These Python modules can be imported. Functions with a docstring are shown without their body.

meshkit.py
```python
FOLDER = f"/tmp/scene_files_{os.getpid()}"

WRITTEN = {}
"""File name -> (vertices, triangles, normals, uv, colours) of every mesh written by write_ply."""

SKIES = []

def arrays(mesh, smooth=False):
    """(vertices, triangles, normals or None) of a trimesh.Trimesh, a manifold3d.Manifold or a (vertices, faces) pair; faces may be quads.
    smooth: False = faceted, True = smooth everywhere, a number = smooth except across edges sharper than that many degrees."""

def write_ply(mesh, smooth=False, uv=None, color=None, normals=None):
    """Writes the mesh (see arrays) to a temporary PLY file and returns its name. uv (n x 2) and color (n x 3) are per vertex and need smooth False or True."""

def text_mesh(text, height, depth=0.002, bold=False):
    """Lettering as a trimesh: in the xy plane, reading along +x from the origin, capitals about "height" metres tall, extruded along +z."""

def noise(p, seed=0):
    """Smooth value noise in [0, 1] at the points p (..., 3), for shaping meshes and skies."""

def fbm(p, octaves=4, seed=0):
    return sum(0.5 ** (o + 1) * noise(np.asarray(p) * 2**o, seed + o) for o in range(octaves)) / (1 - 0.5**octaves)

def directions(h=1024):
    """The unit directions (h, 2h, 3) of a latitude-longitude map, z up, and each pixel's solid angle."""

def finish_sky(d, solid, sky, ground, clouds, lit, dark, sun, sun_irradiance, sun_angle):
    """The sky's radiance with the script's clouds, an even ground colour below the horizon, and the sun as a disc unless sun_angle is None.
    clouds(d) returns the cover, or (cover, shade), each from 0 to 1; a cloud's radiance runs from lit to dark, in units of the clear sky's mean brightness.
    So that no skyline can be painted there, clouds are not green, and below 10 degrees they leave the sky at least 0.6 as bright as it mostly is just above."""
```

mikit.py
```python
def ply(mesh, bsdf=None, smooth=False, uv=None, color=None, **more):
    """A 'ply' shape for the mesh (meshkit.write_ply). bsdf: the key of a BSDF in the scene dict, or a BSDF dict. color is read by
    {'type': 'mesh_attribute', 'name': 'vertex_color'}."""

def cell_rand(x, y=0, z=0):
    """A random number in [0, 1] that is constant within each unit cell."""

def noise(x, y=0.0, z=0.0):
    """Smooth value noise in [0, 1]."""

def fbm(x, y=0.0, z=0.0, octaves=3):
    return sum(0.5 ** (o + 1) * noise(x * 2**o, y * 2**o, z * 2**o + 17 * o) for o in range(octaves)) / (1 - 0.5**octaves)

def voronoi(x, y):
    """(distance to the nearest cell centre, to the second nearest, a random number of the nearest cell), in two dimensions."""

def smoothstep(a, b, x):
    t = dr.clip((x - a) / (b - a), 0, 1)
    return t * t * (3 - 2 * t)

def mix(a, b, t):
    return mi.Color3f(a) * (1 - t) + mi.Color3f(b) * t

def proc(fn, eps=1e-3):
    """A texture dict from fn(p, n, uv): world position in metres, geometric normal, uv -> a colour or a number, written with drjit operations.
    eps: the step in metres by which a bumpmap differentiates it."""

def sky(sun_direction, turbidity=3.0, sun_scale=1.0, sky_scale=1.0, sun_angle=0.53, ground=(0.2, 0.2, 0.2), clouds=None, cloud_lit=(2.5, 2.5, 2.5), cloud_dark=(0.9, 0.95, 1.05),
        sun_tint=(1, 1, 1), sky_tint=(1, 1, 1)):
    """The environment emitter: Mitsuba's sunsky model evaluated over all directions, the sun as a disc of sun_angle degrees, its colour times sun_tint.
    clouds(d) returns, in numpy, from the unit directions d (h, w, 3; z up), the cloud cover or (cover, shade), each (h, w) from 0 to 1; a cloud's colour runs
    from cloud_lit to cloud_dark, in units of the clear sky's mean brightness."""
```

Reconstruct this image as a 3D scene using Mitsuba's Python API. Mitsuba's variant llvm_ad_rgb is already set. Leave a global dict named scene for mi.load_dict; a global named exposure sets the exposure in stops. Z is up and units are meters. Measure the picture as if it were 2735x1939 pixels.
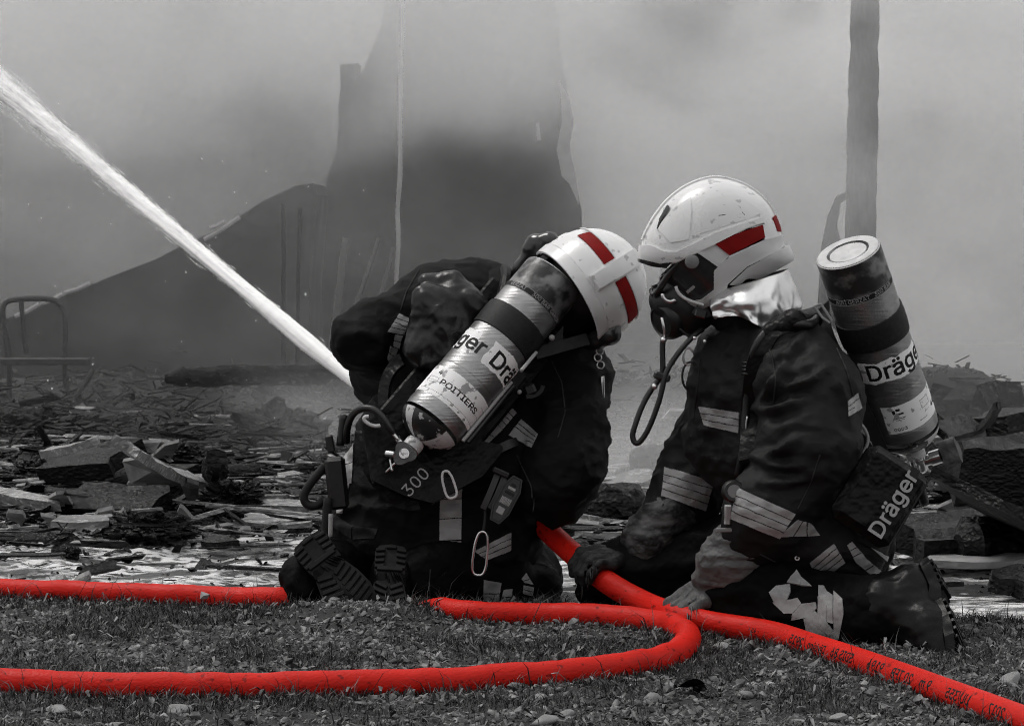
import math, random, numpy as np, trimesh, manifold3d as m3, drjit as dr, mitsuba as mi, mikit, meshkit
from shapely.geometry import Polygon
from mikit import noise, fbm, voronoi, cell_rand, smoothstep, mix
T = mi.ScalarTransform4f
PI = math.pi
RNG = np.random.default_rng(7)

# ------------------------------------------------------------------ camera, light, exposure
EYE = np.array([0.0, 0.0, 0.92])
FOC, PX0, PY0 = 7700.0, 1367.5, 969.5          # focal length and image centre in pixels of the 2735 x 1939 photograph
PITCH = math.atan(340 / FOC)
FW = np.array([0, math.cos(PITCH), -math.sin(PITCH)]); UP = np.array([0, math.sin(PITCH), math.cos(PITCH)]); RT = np.array([1.0, 0, 0])
scene, labels = {}, {}
scene['camera'] = {'type': 'perspective', 'fov': math.degrees(2 * math.atan(PX0 / FOC)), 'fov_axis': 'x', 'near_clip': 0.05, 'far_clip': 900.0,
                   'to_world': T().look_at(origin=EYE.tolist(), target=(EYE + FW).tolist(), up=[0, 0, 1])}


def overcast(d):
    z = np.clip(d[..., 2], 0, 1)
    n = meshkit.fbm(d * np.array([2.2, 2.2, 5.0]) + 3.0, 3, 5)
    return np.ones(z.shape), np.clip(0.95 - 0.85 * z + 0.5 * (n - 0.5), 0, 1)


scene['sky'] = mikit.sky([-0.42, 0.18, 0.85], turbidity=3, sun_scale=0.30, sun_angle=20, ground=(0.10, 0.10, 0.10), clouds=overcast,
                         cloud_lit=(2.6, 2.6, 2.6), cloud_dark=(1.3, 1.3, 1.3), sun_tint=(0.86, 0.99, 1.25))
exposure = 2.05


def ray(px, py):
    return FW + (px - PX0) / FOC * RT + (PY0 - py) / FOC * UP


def P(px, py, Y):                               # the point of the photograph's pixel at the depth Y metres
    d = ray(px, py)
    return EYE + d * (Y / d[1])


def H(px, py, z=0.0):                           # ... at the height z
    d = ray(px, py)
    return EYE + d * ((z - EYE[2]) / d[2])


# ------------------------------------------------------------------ materials (all grey: the photograph is black and white but for its reds)
def rgb(v):
    return {'type': 'rgb', 'value': [float(x) for x in np.broadcast_to(v, 3)]}


def mat(name, base, rough=0.5, spec=0.5, metal=0.0, bump=None, bscale=1.0, two=True, **kw):
    b = {'type': 'principled', 'base_color': mikit.proc(base) if callable(base) else rgb(base),
         'roughness': mikit.proc(rough) if callable(rough) else float(rough), **kw}
    if metal:
        b['metallic'] = float(metal)
    else:
        b['specular'] = float(spec)
    if bump is not None:
        b = {'type': 'bumpmap', 'arbitrary': mikit.proc(bump, 4e-4), 'nested': b, 'scale': float(bscale)}
        b = {'type': 'bumpmap', 'texture': b.pop('arbitrary'), 'bsdf': b.pop('nested'), 'scale': b['scale']}
    scene[name] = {'type': 'twosided', 'bsdf': b} if two else b
    return name


def grey(v):
    return mi.Color3f(v)


mat('m_yard', lambda p, n, uv: grey(dr.clip(0.012 + 0.10 * smoothstep(0.46, 0.68, fbm(p.x * 3.0, p.y * 1.6, 0.0, 5)) * smoothstep(13.0, 10.0, p.y)
                                        + 0.62 * smoothstep(0.36, 0.58, fbm(p.x * 6, p.y * 9, 2.0, 5)) * smoothstep(9.9, 8.3, p.y) * smoothstep(0.34, 0.58, fbm(p.x * 40, p.y * 60, 6.0, 4)), 0.008, 0.75)),
    rough=lambda p, n, uv: 0.12 + 0.42 * fbm(p.x * 7, p.y * 7, 1.0, 4) + 0.45 * smoothstep(9.3, 11.0, p.y), spec=0.5,
    bump=lambda p, n, uv: fbm(p.x * 45, p.y * 40, 3.0, 4) + 0.6 * fbm(p.x * 160, p.y * 140, 1.0, 2), bscale=0.010)
mat('m_soil', lambda p, n, uv: grey(0.008 + 0.03 * fbm(p.x * 40, p.y * 40, 0.0, 4)), rough=0.8, spec=0.3)
mat('m_grass', lambda p, n, uv: grey(0.010 + 0.13 * dr.power(noise(p.x * 90, p.y * 90, 3.0), 3)), rough=0.45, spec=0.4)
mat('m_gravel', lambda p, n, uv: grey(0.010 + 0.28 * dr.power(noise(p.x * 75 + 9, p.y * 75, 5.0), 2.6) + 0.05 * fbm(p.x * 300, p.y * 300, p.z * 300, 2)), rough=0.6, spec=0.4)
mat('m_stone', lambda p, n, uv: grey(0.10 + 0.16 * fbm(p.x * 60, p.y * 60, p.z * 60, 4)), rough=0.65, spec=0.35)
mat('m_char', lambda p, n, uv: grey(0.0015 + 0.022 * smoothstep(0.60, 0.8, fbm(p.x * 35, p.y * 35, p.z * 60, 4))),
    rough=lambda p, n, uv: 0.18 + 0.4 * fbm(p.x * 25, p.y * 25, p.z * 25, 2), spec=0.28,
    bump=lambda p, n, uv: fbm(p.x * 90, p.y * 90, p.z * 120, 3), bscale=0.012)
mat('m_ashboard', lambda p, n, uv: grey(0.06 + 0.22 * fbm(p.x * 12, p.y * 40, p.z * 40, 4) + 0.18 * smoothstep(0.55, 0.7, fbm(p.x * 50, p.y * 90, p.z * 90, 3))),
    rough=0.27, spec=0.55, bump=lambda p, n, uv: fbm(p.x * 60, p.y * 120, p.z * 120, 3), bscale=0.008)
mat('m_slate', lambda p, n, uv: grey(0.14 + 0.26 * fbm(p.x * 25, p.y * 25, p.z * 25, 4)), rough=0.4, spec=0.55,
    bump=lambda p, n, uv: fbm(p.x * 70, p.y * 70, p.z * 70, 3), bscale=0.006)
mat('m_wall', lambda p, n, uv: grey(0.005 + 0.02 * fbm(p.x * 5, p.y * 5, p.z * 5, 4)), rough=0.8, spec=0.1)
mat('m_wallpale', lambda p, n, uv: grey(0.30 + 0.2 * fbm(p.x * 9, p.y * 9, p.z * 9, 3)), rough=0.8, spec=0.2)
mat('m_pillar', lambda p, n, uv: grey(0.03 + 0.07 * fbm(p.x * 12, p.y * 12, p.z * 5, 4)), rough=0.8, spec=0.2)
mat('m_stake', 0.10, rough=0.8, spec=0.2)
mat('m_iron', lambda p, n, uv: grey(0.012 + 0.02 * fbm(p.x * 30, p.y * 30, p.z * 30, 3)), rough=0.55, spec=0.4)


# ------------------------------------------------------------------ builders
def numbered(key):
    if key not in labels and key not in scene:
        return key
    k = 1
    while f'{key}_{k:03d}' in labels or f'{key}_{k:03d}' in scene:
        k += 1
    return f'{key}_{k:03d}'


def thing(name, label, cat, group=None, kind=None):
    key = numbered(name)
    labels[key] = {'label': label, 'category': cat}
    if group:
        labels[key]['group'] = group
    if kind:
        labels[key]['kind'] = kind
    return key


def part(owner, name, mesh, m, smooth=False, label=None, kind=None, **kw):
    key = numbered(f'{owner}__{name}')
    scene[key] = mikit.ply(mesh, m, smooth=smooth, **kw)
    d = {}
    if label:
        d['label'] = label
    if kind:
        d['kind'] = kind
    if d:
        labels[key] = d
    return key


def one(name, mesh, m, label, cat, smooth=False, group=None, kind=None, **kw):
    key = thing(name, label, cat, group, kind)
    scene[key] = mikit.ply(mesh, m, smooth=smooth, **kw)
    return key


def setting(name, mesh, m, smooth=False):
    scene[name] = mikit.ply(mesh, m, smooth=smooth)
    labels[name] = {'kind': 'structure'}


def cat_(*ms):
    return trimesh.util.concatenate([m for m in ms if m is not None])


def mesh_of(v, f):
    return trimesh.Trimesh(np.asarray(v, float), np.asarray(f), process=False)


def grid_mesh(X, Y, Z):                         # (n, m) arrays to one sheet facing up for X along the columns, Y along the rows
    n, m = X.shape
    i, j = np.meshgrid(np.arange(n - 1), np.arange(m - 1), indexing='ij')
    a = (i * m + j).ravel()
    return mesh_of(np.stack([X, Y, Z], -1).reshape(-1, 3), np.vstack([np.stack([a, a + 1, a + m + 1], 1), np.stack([a, a + m + 1, a + m], 1)]))


def frame(x, z=(0, 0, 1.0)):                    # rotation whose x axis is x and whose z axis is near z
    x = np.asarray(x, float); x = x / np.linalg.norm(x)
    y = np.cross(z, x); y /= np.linalg.norm(y)
    return np.stack([x, y, np.cross(x, y)], 1)


def put(mesh, o, R=None):
    m = mesh.copy(); M = np.eye(4)
    if R is not None:
        M[:3, :3] = R
    M[:3, 3] = o
    m.apply_transform(M)
    return m


def box(sx, sy, sz, bev=0.0, seg=None):
    if bev <= 0:
        return trimesh.creation.box((sx, sy, sz))
    pts = []
    for a in (-1, 1):
        for b in (-1, 1):
            for c in (-1, 1):
                pts += [(a * (sx / 2 - bev), b * (sy / 2 - bev), c * sz / 2), (a * (sx / 2 - bev), b * sy / 2, c * (sz / 2 - bev)), (a * sx / 2, b * (sy / 2 - bev), c * (sz / 2 - bev))]
    m = m3.Manifold.hull_points(np.array(pts)).to_mesh()
    return mesh_of(m.vert_properties[:, :3], m.tri_verts)


def spline(pts, n=200):
    from scipy.interpolate import CubicSpline
    pts = np.asarray(pts, float)
    t = np.r_[0, np.cumsum(np.sqrt(np.linalg.norm(np.diff(pts, axis=0), axis=1)))]
    c = CubicSpline(t, pts)(np.linspace(0, t[-1], n * 6))
    s = np.r_[0, np.cumsum(np.linalg.norm(np.diff(c, axis=0), axis=1))]
    return np.stack([np.interp(np.linspace(0, s[-1], n), s, c[:, k]) for k in range(3)], 1)


def frames(p, ref=(0, 0, 1.0)):                 # tangents and a side and up vector per point, carried along
    t = np.gradient(p, axis=0); t /= np.linalg.norm(t, axis=1, keepdims=True)
    up = np.asarray(ref, float); us = []
    for k in range(len(p)):
        up = up - t[k] * (up @ t[k]); up /= np.linalg.norm(up) + 1e-12
        us.append(up)
    us = np.array(us)
    return t, np.cross(us, t), us


def tube(p, r, sides=12, ref=(0, 0, 1.0), cap=True, flat=1.0):
    p = np.asarray(p, float); r = np.broadcast_to(r, (len(p),))
    t, s, u = frames(p, ref)
    a = np.arange(sides) * 2 * PI / sides
    v = p[:, None] + r[:, None, None] * (np.cos(a)[None, :, None] * s[:, None] + flat * np.sin(a)[None, :, None] * u[:, None])
    n = len(p)
    i, j = np.meshgrid(np.arange(n - 1), np.arange(sides), indexing='ij')
    q = np.stack([i * sides + j, i * sides + (j + 1) % sides, (i + 1) * sides + (j + 1) % sides, (i + 1) * sides + j], -1).reshape(-1, 4)
    f = np.vstack([q[:, [0, 2, 1]], q[:, [0, 3, 2]]])
    v = v.reshape(-1, 3)
    if cap:
        b = len(v); v = np.vstack([v, p[:1], p[-1:]]); k = np.arange(sides)
        f = np.vstack([f, np.stack([np.full(sides, b), k, (k + 1) % sides], 1), np.stack([np.full(sides, b + 1), (n - 1) * sides + (k + 1) % sides, (n - 1) * sides + k], 1)])
    return mesh_of(v, f)


def fix(m):
    if m.volume < 0:
        m.invert()
    return m


def lathe(prof, o, axis, sides=48, ref=(0.3, 1, 0.2)):       # profile (radius, height) turned about the axis
    prof = np.asarray(prof, float)
    R = frame(axis, ref)                         # x axis = turning axis
    a = np.arange(sides) * 2 * PI / sides
    v = np.stack([np.broadcast_to(prof[:, 1][:, None], (len(prof), sides)), prof[:, :1] * np.cos(a), prof[:, :1] * np.sin(a)], -1).reshape(-1, 3) @ R.T + o
    n = len(prof)
    i, j = np.meshgrid(np.arange(n - 1), np.arange(sides), indexing='ij')
    q = np.stack([i * sides + j, i * sides + (j + 1) % sides, (i + 1) * sides + (j + 1) % sides, (i + 1) * sides + j], -1).reshape(-1, 4)
    m = mesh_of(v, np.vstack([q[:, [0, 1, 2]], q[:, [0, 2, 3]]]))
    return fix(m)


def fnoise(p, f, seed=0, octaves=3):
    return meshkit.fbm(np.asarray(p) * f + 50.0, octaves, seed) - 0.5


# ------------------------------------------------------------------ the ground
def ground_z(x, y):
    q = np.stack([x, y, 0 * x], -1)
    d = np.clip((y - 7.2) / 0.5, 0, 1)
    bank = np.exp(-((y - 14.6) / 1.5) ** 2) * (0.05 + 0.42 * np.maximum(0, meshkit.fbm(q * np.array([0.9, 1.1, 1]) + 7, 4, 8) - 0.28))   # a low bank of burnt rubble
    return d * (0.035 * fnoise(q, 2.3, 1, 4) * 2 + 0.010 * fnoise(q, 14.0, 2, 3) * 2) + bank - 0.012


ys = np.r_[4.2, 5.0, np.linspace(6.0, 7.6, 60), np.linspace(7.62, 10, 170), np.linspace(10.03, 17, 190), np.linspace(17.2, 30, 40), 40, 70, 150, 400, 800.0]
xs = np.r_[-800, -300, -80, -30, -12, -6, -4, np.linspace(-3.2, 3.2, 300), 4, 6, 12, 30, 80, 300, 800.0]
GX, GY = np.meshgrid(xs, ys)
GZ = ground_z(GX, GY); GZ[(GY > 60) | (abs(GX) > 20)] = -0.012; GZ[(GY < 4.5)] = -0.012
setting('ground', grid_mesh(GX, GY, GZ), 'm_yard', True)
# behind the camera the same yard goes on
setting('terrain', grid_mesh(*np.meshgrid(np.array([-800.0, 800]), np.array([-800, 4.2])), np.full((2, 2), -0.012)), 'm_soil')


# the verge of soil, gravel and grass in front; its far edge runs from the left at Y 7.25 to the right at Y 6.3
def verge_edge(x):
    return 7.22 - 0.16 * np.clip(x, -1.5, 3) - 0.10 * np.clip(x - 0.35, 0, 3) ** 1.3 + 0.05 * np.sin(x * 5) + 0.03 * np.sin(x * 17 + 1)


def verge_z(x, y):
    q = np.stack([x, y, 0 * x], -1)
    e = np.clip((verge_edge(x) - y) / 0.16, 0, 1)
    return e * (0.004 + 0.022 * (meshkit.fbm(q * 4.0, 3, 4) - 0.35) + 0.012 * fnoise(q, 22.0, 5, 3) + 0.034 * np.exp(-((x + 0.36) / 0.24) ** 4 - ((y - 6.84) / 0.11) ** 2)) - 0.02 * (1 - e)


xs = np.linspace(-3, 3, 420); ys = np.linspace(4.3, 7.75, 260)
VX, VY = np.meshgrid(xs, ys)
setting('verge', grid_mesh(VX, VY, verge_z(VX, VY)), 'm_soil', True)
# ------------------------------------------------------------------ the smoke: a cloud standing over the ruins
SB = np.array([[-8.0, 8.6, -0.05], [9.0, 27.0, 3.9]])
nx, ny, nz = 120, 100, 44
zz, yy, xx = np.meshgrid(*(np.linspace(SB[0][k], SB[1][k], n) for k, n in ((2, nz), (1, ny), (0, nx))), indexing='ij')
q = np.stack([xx, yy, zz], -1)


def sst(a, b, x):
    t = np.clip((x - a) / (b - a), 0, 1)
    return t * t * (3 - 2 * t)


wq = q + 0.55 * np.stack([fnoise(q, 0.8, 11), fnoise(q, 0.8, 12), fnoise(q, 0.8, 13)], -1)
billow = meshkit.fbm(wq * np.array([0.80, 0.22, 0.85]) + 20, 4, 21)  # plumes drawn out along the wind, away from the photographer
fine = meshkit.fbm(wq * np.array([2.3, 0.7, 2.3]) + 20, 3, 23)
puff = sst(0.43, 0.60, 0.66 * billow + 0.34 * fine)
wisp = sst(0.46, 0.66, 0.45 * billow + 0.55 * fine)
lift = zz + 1.1 * (billow - 0.5) - 0.12 * sst(-1.2, -2.4, xx) + 0.10 * sst(-1.6, -0.9, xx) * sst(0.6, 0.0, xx)
top = sst(1.30, 2.05, lift)                                         # a ceiling of smoke that thins downwards
right = sst(0.15, 1.5, xx + 1.0 * (billow - 0.5))                   # a thick column of smoke on the right
gap = np.exp(-((xx - 2.15 - 0.35 * (zz - 0.8)) / 0.30) ** 2) * sst(1.7, 1.2, zz)            # a clearer lane left of the right-hand plume
plume = np.exp(-((xx - 2.95 - 0.2 * zz + 0.9 * (fine - 0.5)) / 0.62) ** 2) * sst(1.9, 1.3, zz)
hole = np.exp(-((xx + 1.0) / 0.6) ** 2 - ((zz - 1.75) / 0.28) ** 2)
dens = 0.042 + 0.05 * puff * sst(0.5, 1.2, zz) + 0.42 * top * (0.07 + 1.25 * puff) * (1 - 0.65 * hole) + 0.34 * right * (0.06 + 1.2 * puff) * (1 - 0.92 * gap) + 0.75 * plume * (0.35 + puff) + 0.06 * wisp * sst(0.02, 0.3, zz) * sst(1.2, 0.5, zz)
dens *= sst(11.2, 14.5, yy) * (1 - sst(3.1, 3.85, zz + 0.5 * (billow - 0.5)))
dens *= sst(8.6, 7.0, abs(xx - 0.5))
for cx, cy, sx, sy, hgt, amp in ((0.38, 10.3, 0.42, 0.9, 0.55, 1.1), (-0.95, 12.6, 0.50, 0.8, 0.35, 0.55), (1.9, 14.5, 0.5, 1.2, 0.8, 0.45)):   # steam rising from the wet embers
    dens += amp * np.exp(-((xx - cx - 0.25 * zz) / sx) ** 2 - ((yy - cy) / sy) ** 2) * sst(hgt, 0.05, zz) * sst(0.42, 0.62, 0.4 * billow + 0.6 * fine) * sst(8.7, 9.4, yy)
scene['smoke_air'] = {'type': 'heterogeneous', 'albedo': {'type': 'constvolume', 'value': rgb(0.985)}, 'scale': 1.0,
                      'sigma_t': {'type': 'gridvolume', 'grid': mi.VolumeGrid(dens[..., None].astype(np.float32)), 'filter_type': 'trilinear',
                                  'to_world': T().translate(SB[0].tolist()).scale((SB[1] - SB[0]).tolist())}}
scene['smoke'] = {'type': 'cube', 'to_world': T().translate(((SB[0] + SB[1]) / 2).tolist()).scale(((SB[1] - SB[0]) / 2).tolist()),
                  'bsdf': {'type': 'null'}, 'interior': {'type': 'ref', 'id': 'smoke_air'}}
labels['smoke'] = {'label': 'pale grey smoke drifting over the burnt ruins and hiding what stands behind', 'category': 'smoke', 'kind': 'stuff'}
# ------------------------------------------------------------------ the burnt ruins in the smoke
def slab(outline, y0, thick, m=None, rag=0.0, seed=0, step=0.12):      # an upright wall from its outline (x, z), thick in y, with a ragged edge
    pts = np.asarray(outline, float); out = []
    for a, b in zip(pts, np.roll(pts, -1, 0)):
        k = max(1, int(np.linalg.norm(b - a) / step))
        out += [a + (b - a) * i / k for i in range(k)]
    out = np.array(out)
    q = np.stack([out[:, 0], out[:, 1], np.full(len(out), y0)], 1)
    out = out + rag * np.stack([fnoise(q, 6, seed), fnoise(q, 6, seed + 1)], 1) * 2 * (out[:, 1:2] > 0.05)
    e = trimesh.creation.extrude_polygon(Polygon(out).buffer(0), thick, engine='earcut')
    v = e.vertices.copy()
    e.vertices = np.stack([v[:, 0], y0 + v[:, 2], v[:, 1]], 1)
    return fix(e)


def XZ(px, py, Y):
    p = P(px, py, Y)
    return p[0], p[2]


Yw = 17.5
w = thing('ruined_wall', 'tall charred wall with a broken chimney stub at its left end, standing in the smoke', 'ruin')
part(w, 'masonry', slab([XZ(800, 1060, Yw), XZ(825, 800, Yw), XZ(870, 480, Yw), XZ(918, 330, Yw), XZ(903, 165, Yw), XZ(952, 168, Yw), XZ(958, 215, Yw), XZ(985, 190, Yw), XZ(1010, 60, Yw), XZ(1060, -60, Yw),
                         XZ(1480, -80, Yw), XZ(1500, 120, Yw), XZ(1512, 240, Yw), XZ(1530, 330, Yw), XZ(1518, 420, Yw), XZ(1548, 560, Yw), XZ(1556, 800, Yw), XZ(1580, 1060, Yw)], Yw, 0.35, rag=0.055, seed=3), 'm_wall')
part(w, 'torn_sheet', slab([XZ(1492, 215, Yw - .12), XZ(1518, 260, Yw - .12), XZ(1532, 330, Yw - .12), XZ(1522, 400, Yw - .12), XZ(1542, 500, Yw - .12), XZ(1546, 545, Yw - .12), XZ(1520, 490, Yw - .12), XZ(1500, 470, Yw - .12), XZ(1488, 400, Yw - .12), XZ(1500, 330, Yw - .12)],
                           Yw - .12, 0.02, rag=0.012, seed=5, step=.05), 'm_wallpale', label='pale strip of torn lining hanging on the wall')
part(w, 'torn_sheet', slab([XZ(1432, 330, Yw - .1), XZ(1440, 330, Yw - .1), XZ(1446, 375, Yw - .1), XZ(1434, 376, Yw - .1)], Yw - .1, 0.02, rag=0.005, seed=6, step=.05), 'm_wallpale', label='small pale scrap of torn lining on the wall')
p = spline([P(1072, -40, 16.9), P(1072, 150, 16.9), P(1068, 330, 16.9), P(1068, 480, 16.9), P(1062, 560, 16.9), P(1064, 640, 16.9), P(1059, 740, 16.9), P(1060, 840, 16.9), P(1058, 1000, 16.9)], 60)
one('hanging_cable', tube(p, 0.013 + 0.005 * fnoise(p, 9, 3), 8), 'm_wallpale', 'thin pale cable hanging straight down in front of the charred wall', 'cable', True)

Yr = 16.4
r_ = thing('collapsed_roof', 'collapsed dark roof sloping down to the left beside the charred wall', 'ruin')
part(r_, 'roof_slope', slab([XZ(-250, 1010, Yr), XZ(-250, 905, Yr), XZ(20, 850, Yr), XZ(180, 790, Yr), XZ(420, 690, Yr), XZ(600, 600, Yr), XZ(700, 540, Yr), XZ(790, 497, Yr), XZ(835, 492, Yr), XZ(845, 520, Yr), XZ(838, 600, Yr), XZ(826, 760, Yr), XZ(830, 1015, Yr)], Yr, 1.2, rag=0.02, seed=8), 'm_wall')
for a, b in (((40, 845), (105, 812)), ((112, 810), (168, 785)), ((172, 782), (240, 757)), ((560, 610), (600, 592)), ((545, 640), (640, 580))):
    part(r_, 'roof_batten', tube([P(*a, Yr - .05), P((a[0] + b[0]) / 2, (a[1] + b[1]) / 2 + 3, Yr - .05), P(*b, Yr - .05)], 0.014, 6), 'm_wallpale', label='pale batten on the roof edge')

for k, (a, b, r, m, l) in enumerate([((757, 545), (757, 800), 0.012, 'm_wall', 'thin black post left of its twin, standing in the smoke by the collapsed roof'),
                                     ((801, 555), (796, 815), 0.012, 'm_wall', 'thin black post right of its twin, standing in the smoke by the collapsed roof'),
                                     ((924, 635), (890, 900), 0.020, 'm_stake', 'pale leaning stake, thickest of the three in front of the charred wall'),
                                     ((1012, 636), (990, 700), 0.012, 'm_stake', 'pale leaning stake in the middle of the three before the charred wall'),
                                     ((1050, 660), (1030, 740), 0.010, 'm_stake', 'short pale stake beside the hanging cable')]):
    A, B = P(*a, 15.6), P(*b, 15.6)
    B2 = A + (B - A) * ((A[2] + 0.02) / max(1e-3, A[2] - B[2]))
    q = np.linspace(A, B2, 14); q[:, 0] += 0.015 * fnoise(q, 5, k)
    one('post' if k < 2 else 'stake', tube(q, r, 7), m, l, 'post' if k < 2 else 'stake', True)

# the far building whose black front fills the haze behind
fb = thing('burnt_barn', 'long black front of a burnt barn far back in the smoke', 'building')
part(fb, 'wall', slab([(-18, 0), (-18, 4.0), (-5, 4.9), (0.6, 5.6), (4.5, 5.0), (18, 4.1), (18, 0)], 24.6, 0.4, rag=0.05, seed=12), 'm_wall')

# round pillar on the right with a lump of torn sheet at its foot
Yp = 14.7
pp = []
for y in np.linspace(-60, 1120, 110):
    c = np.interp(y, [-60, 640, 1000], [2312, 2298, 2290])
    pp.append(P(c, y, Yp))
pp = np.array(pp); pp = np.vstack([pp, [pp[-1, 0], Yp, -0.02]])
pr = np.interp(pp[:, 2], [0, 1.2, 2.6], [0.081, 0.079, 0.071]) + 0.010 * fnoise(pp, 7, 4) * 2 + 0.006 * fnoise(pp, 25, 5) * 2
pl = thing('pillar', 'tall round sooty pillar standing in the smoke behind the right air cylinder', 'pillar')
part(pl, 'shaft', tube(pp, pr, 20, ref=(0, 1, 0)), 'm_pillar', True)
s = spline([P(x, y, 14.65) for x, y in ((2262, 516), (2240, 525), (2222, 570), (2208, 640), (2198, 760), (2190, 900), (2188, 1080))], 30)
part(pl, 'bent_sheet', slab([XZ(x, y, 14.6) for x, y in ((2262, 512), (2236, 524), (2212, 575), (2194, 660), (2186, 800), (2183, 1120), (2268, 1120), (2266, 780), (2250, 760), (2238, 700), (2244, 640), (2234, 600), (2246, 545), (2264, 530))], 14.6, .03, rag=.008, seed=21, step=.04), 'm_wall')

# the chair frame at the left edge
Yc = 14.9
ch = thing('chair_frame', 'bare bent tube frame of a burnt chair at the left edge', 'chair')
bk = spline([P(22, 1095, Yc), P(16, 900, Yc), P(8, 850, Yc), P(12, 812, Yc), P(40, 800, Yc), P(120, 798, Yc), P(150, 805, Yc), P(170, 830, Yc), P(174, 900, Yc), P(182, 1055, Yc)], 60)
part(ch, 'back_frame', tube(bk, 0.015, 8, ref=(0, 1, 0)), 'm_iron', True)
part(ch, 'upright', tube(np.linspace(P(56, 803, Yc), P(70, 945, Yc), 6), 0.013, 8, ref=(0, 1, 0)), 'm_iron', True)
part(ch, 'seat_rail', put(box(0.50, 0.10, 0.035, 0.006), P(110, 965, Yc - .1), np.eye(3)), 'm_iron')
part(ch, 'front_leg', tube(np.linspace(P(250, 985, Yc - .2), P(190, 1085, Yc - .2), 5), 0.014, 8, ref=(0, 1, 0)), 'm_iron', True)
# ------------------------------------------------------------------ the red fire hoses
HR = 0.0285
mat('m_hose', lambda p, n, uv: mi.Color3f(0.50, 0.0105, 0.0050) * (0.86 + 0.28 * fbm(p.x * 18, p.y * 18, p.z * 18, 3)) * (1 - 0.55 * smoothstep(0.66, 0.76, fbm(p.x * 70, p.y * 70, p.z * 70 + 5, 3))),
    rough=lambda p, n, uv: 0.42 + 0.2 * fbm(p.x * 40, p.y * 40, p.z * 40, 2), spec=0.17,
    bump=lambda p, n, uv: fbm(p.x * 220, p.y * 220, p.z * 220, 2), bscale=0.0012)
mat('m_print', 0.008, rough=0.6, spec=0.2)


def hose_path(pts, n):
    return spline(pts, n)


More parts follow.
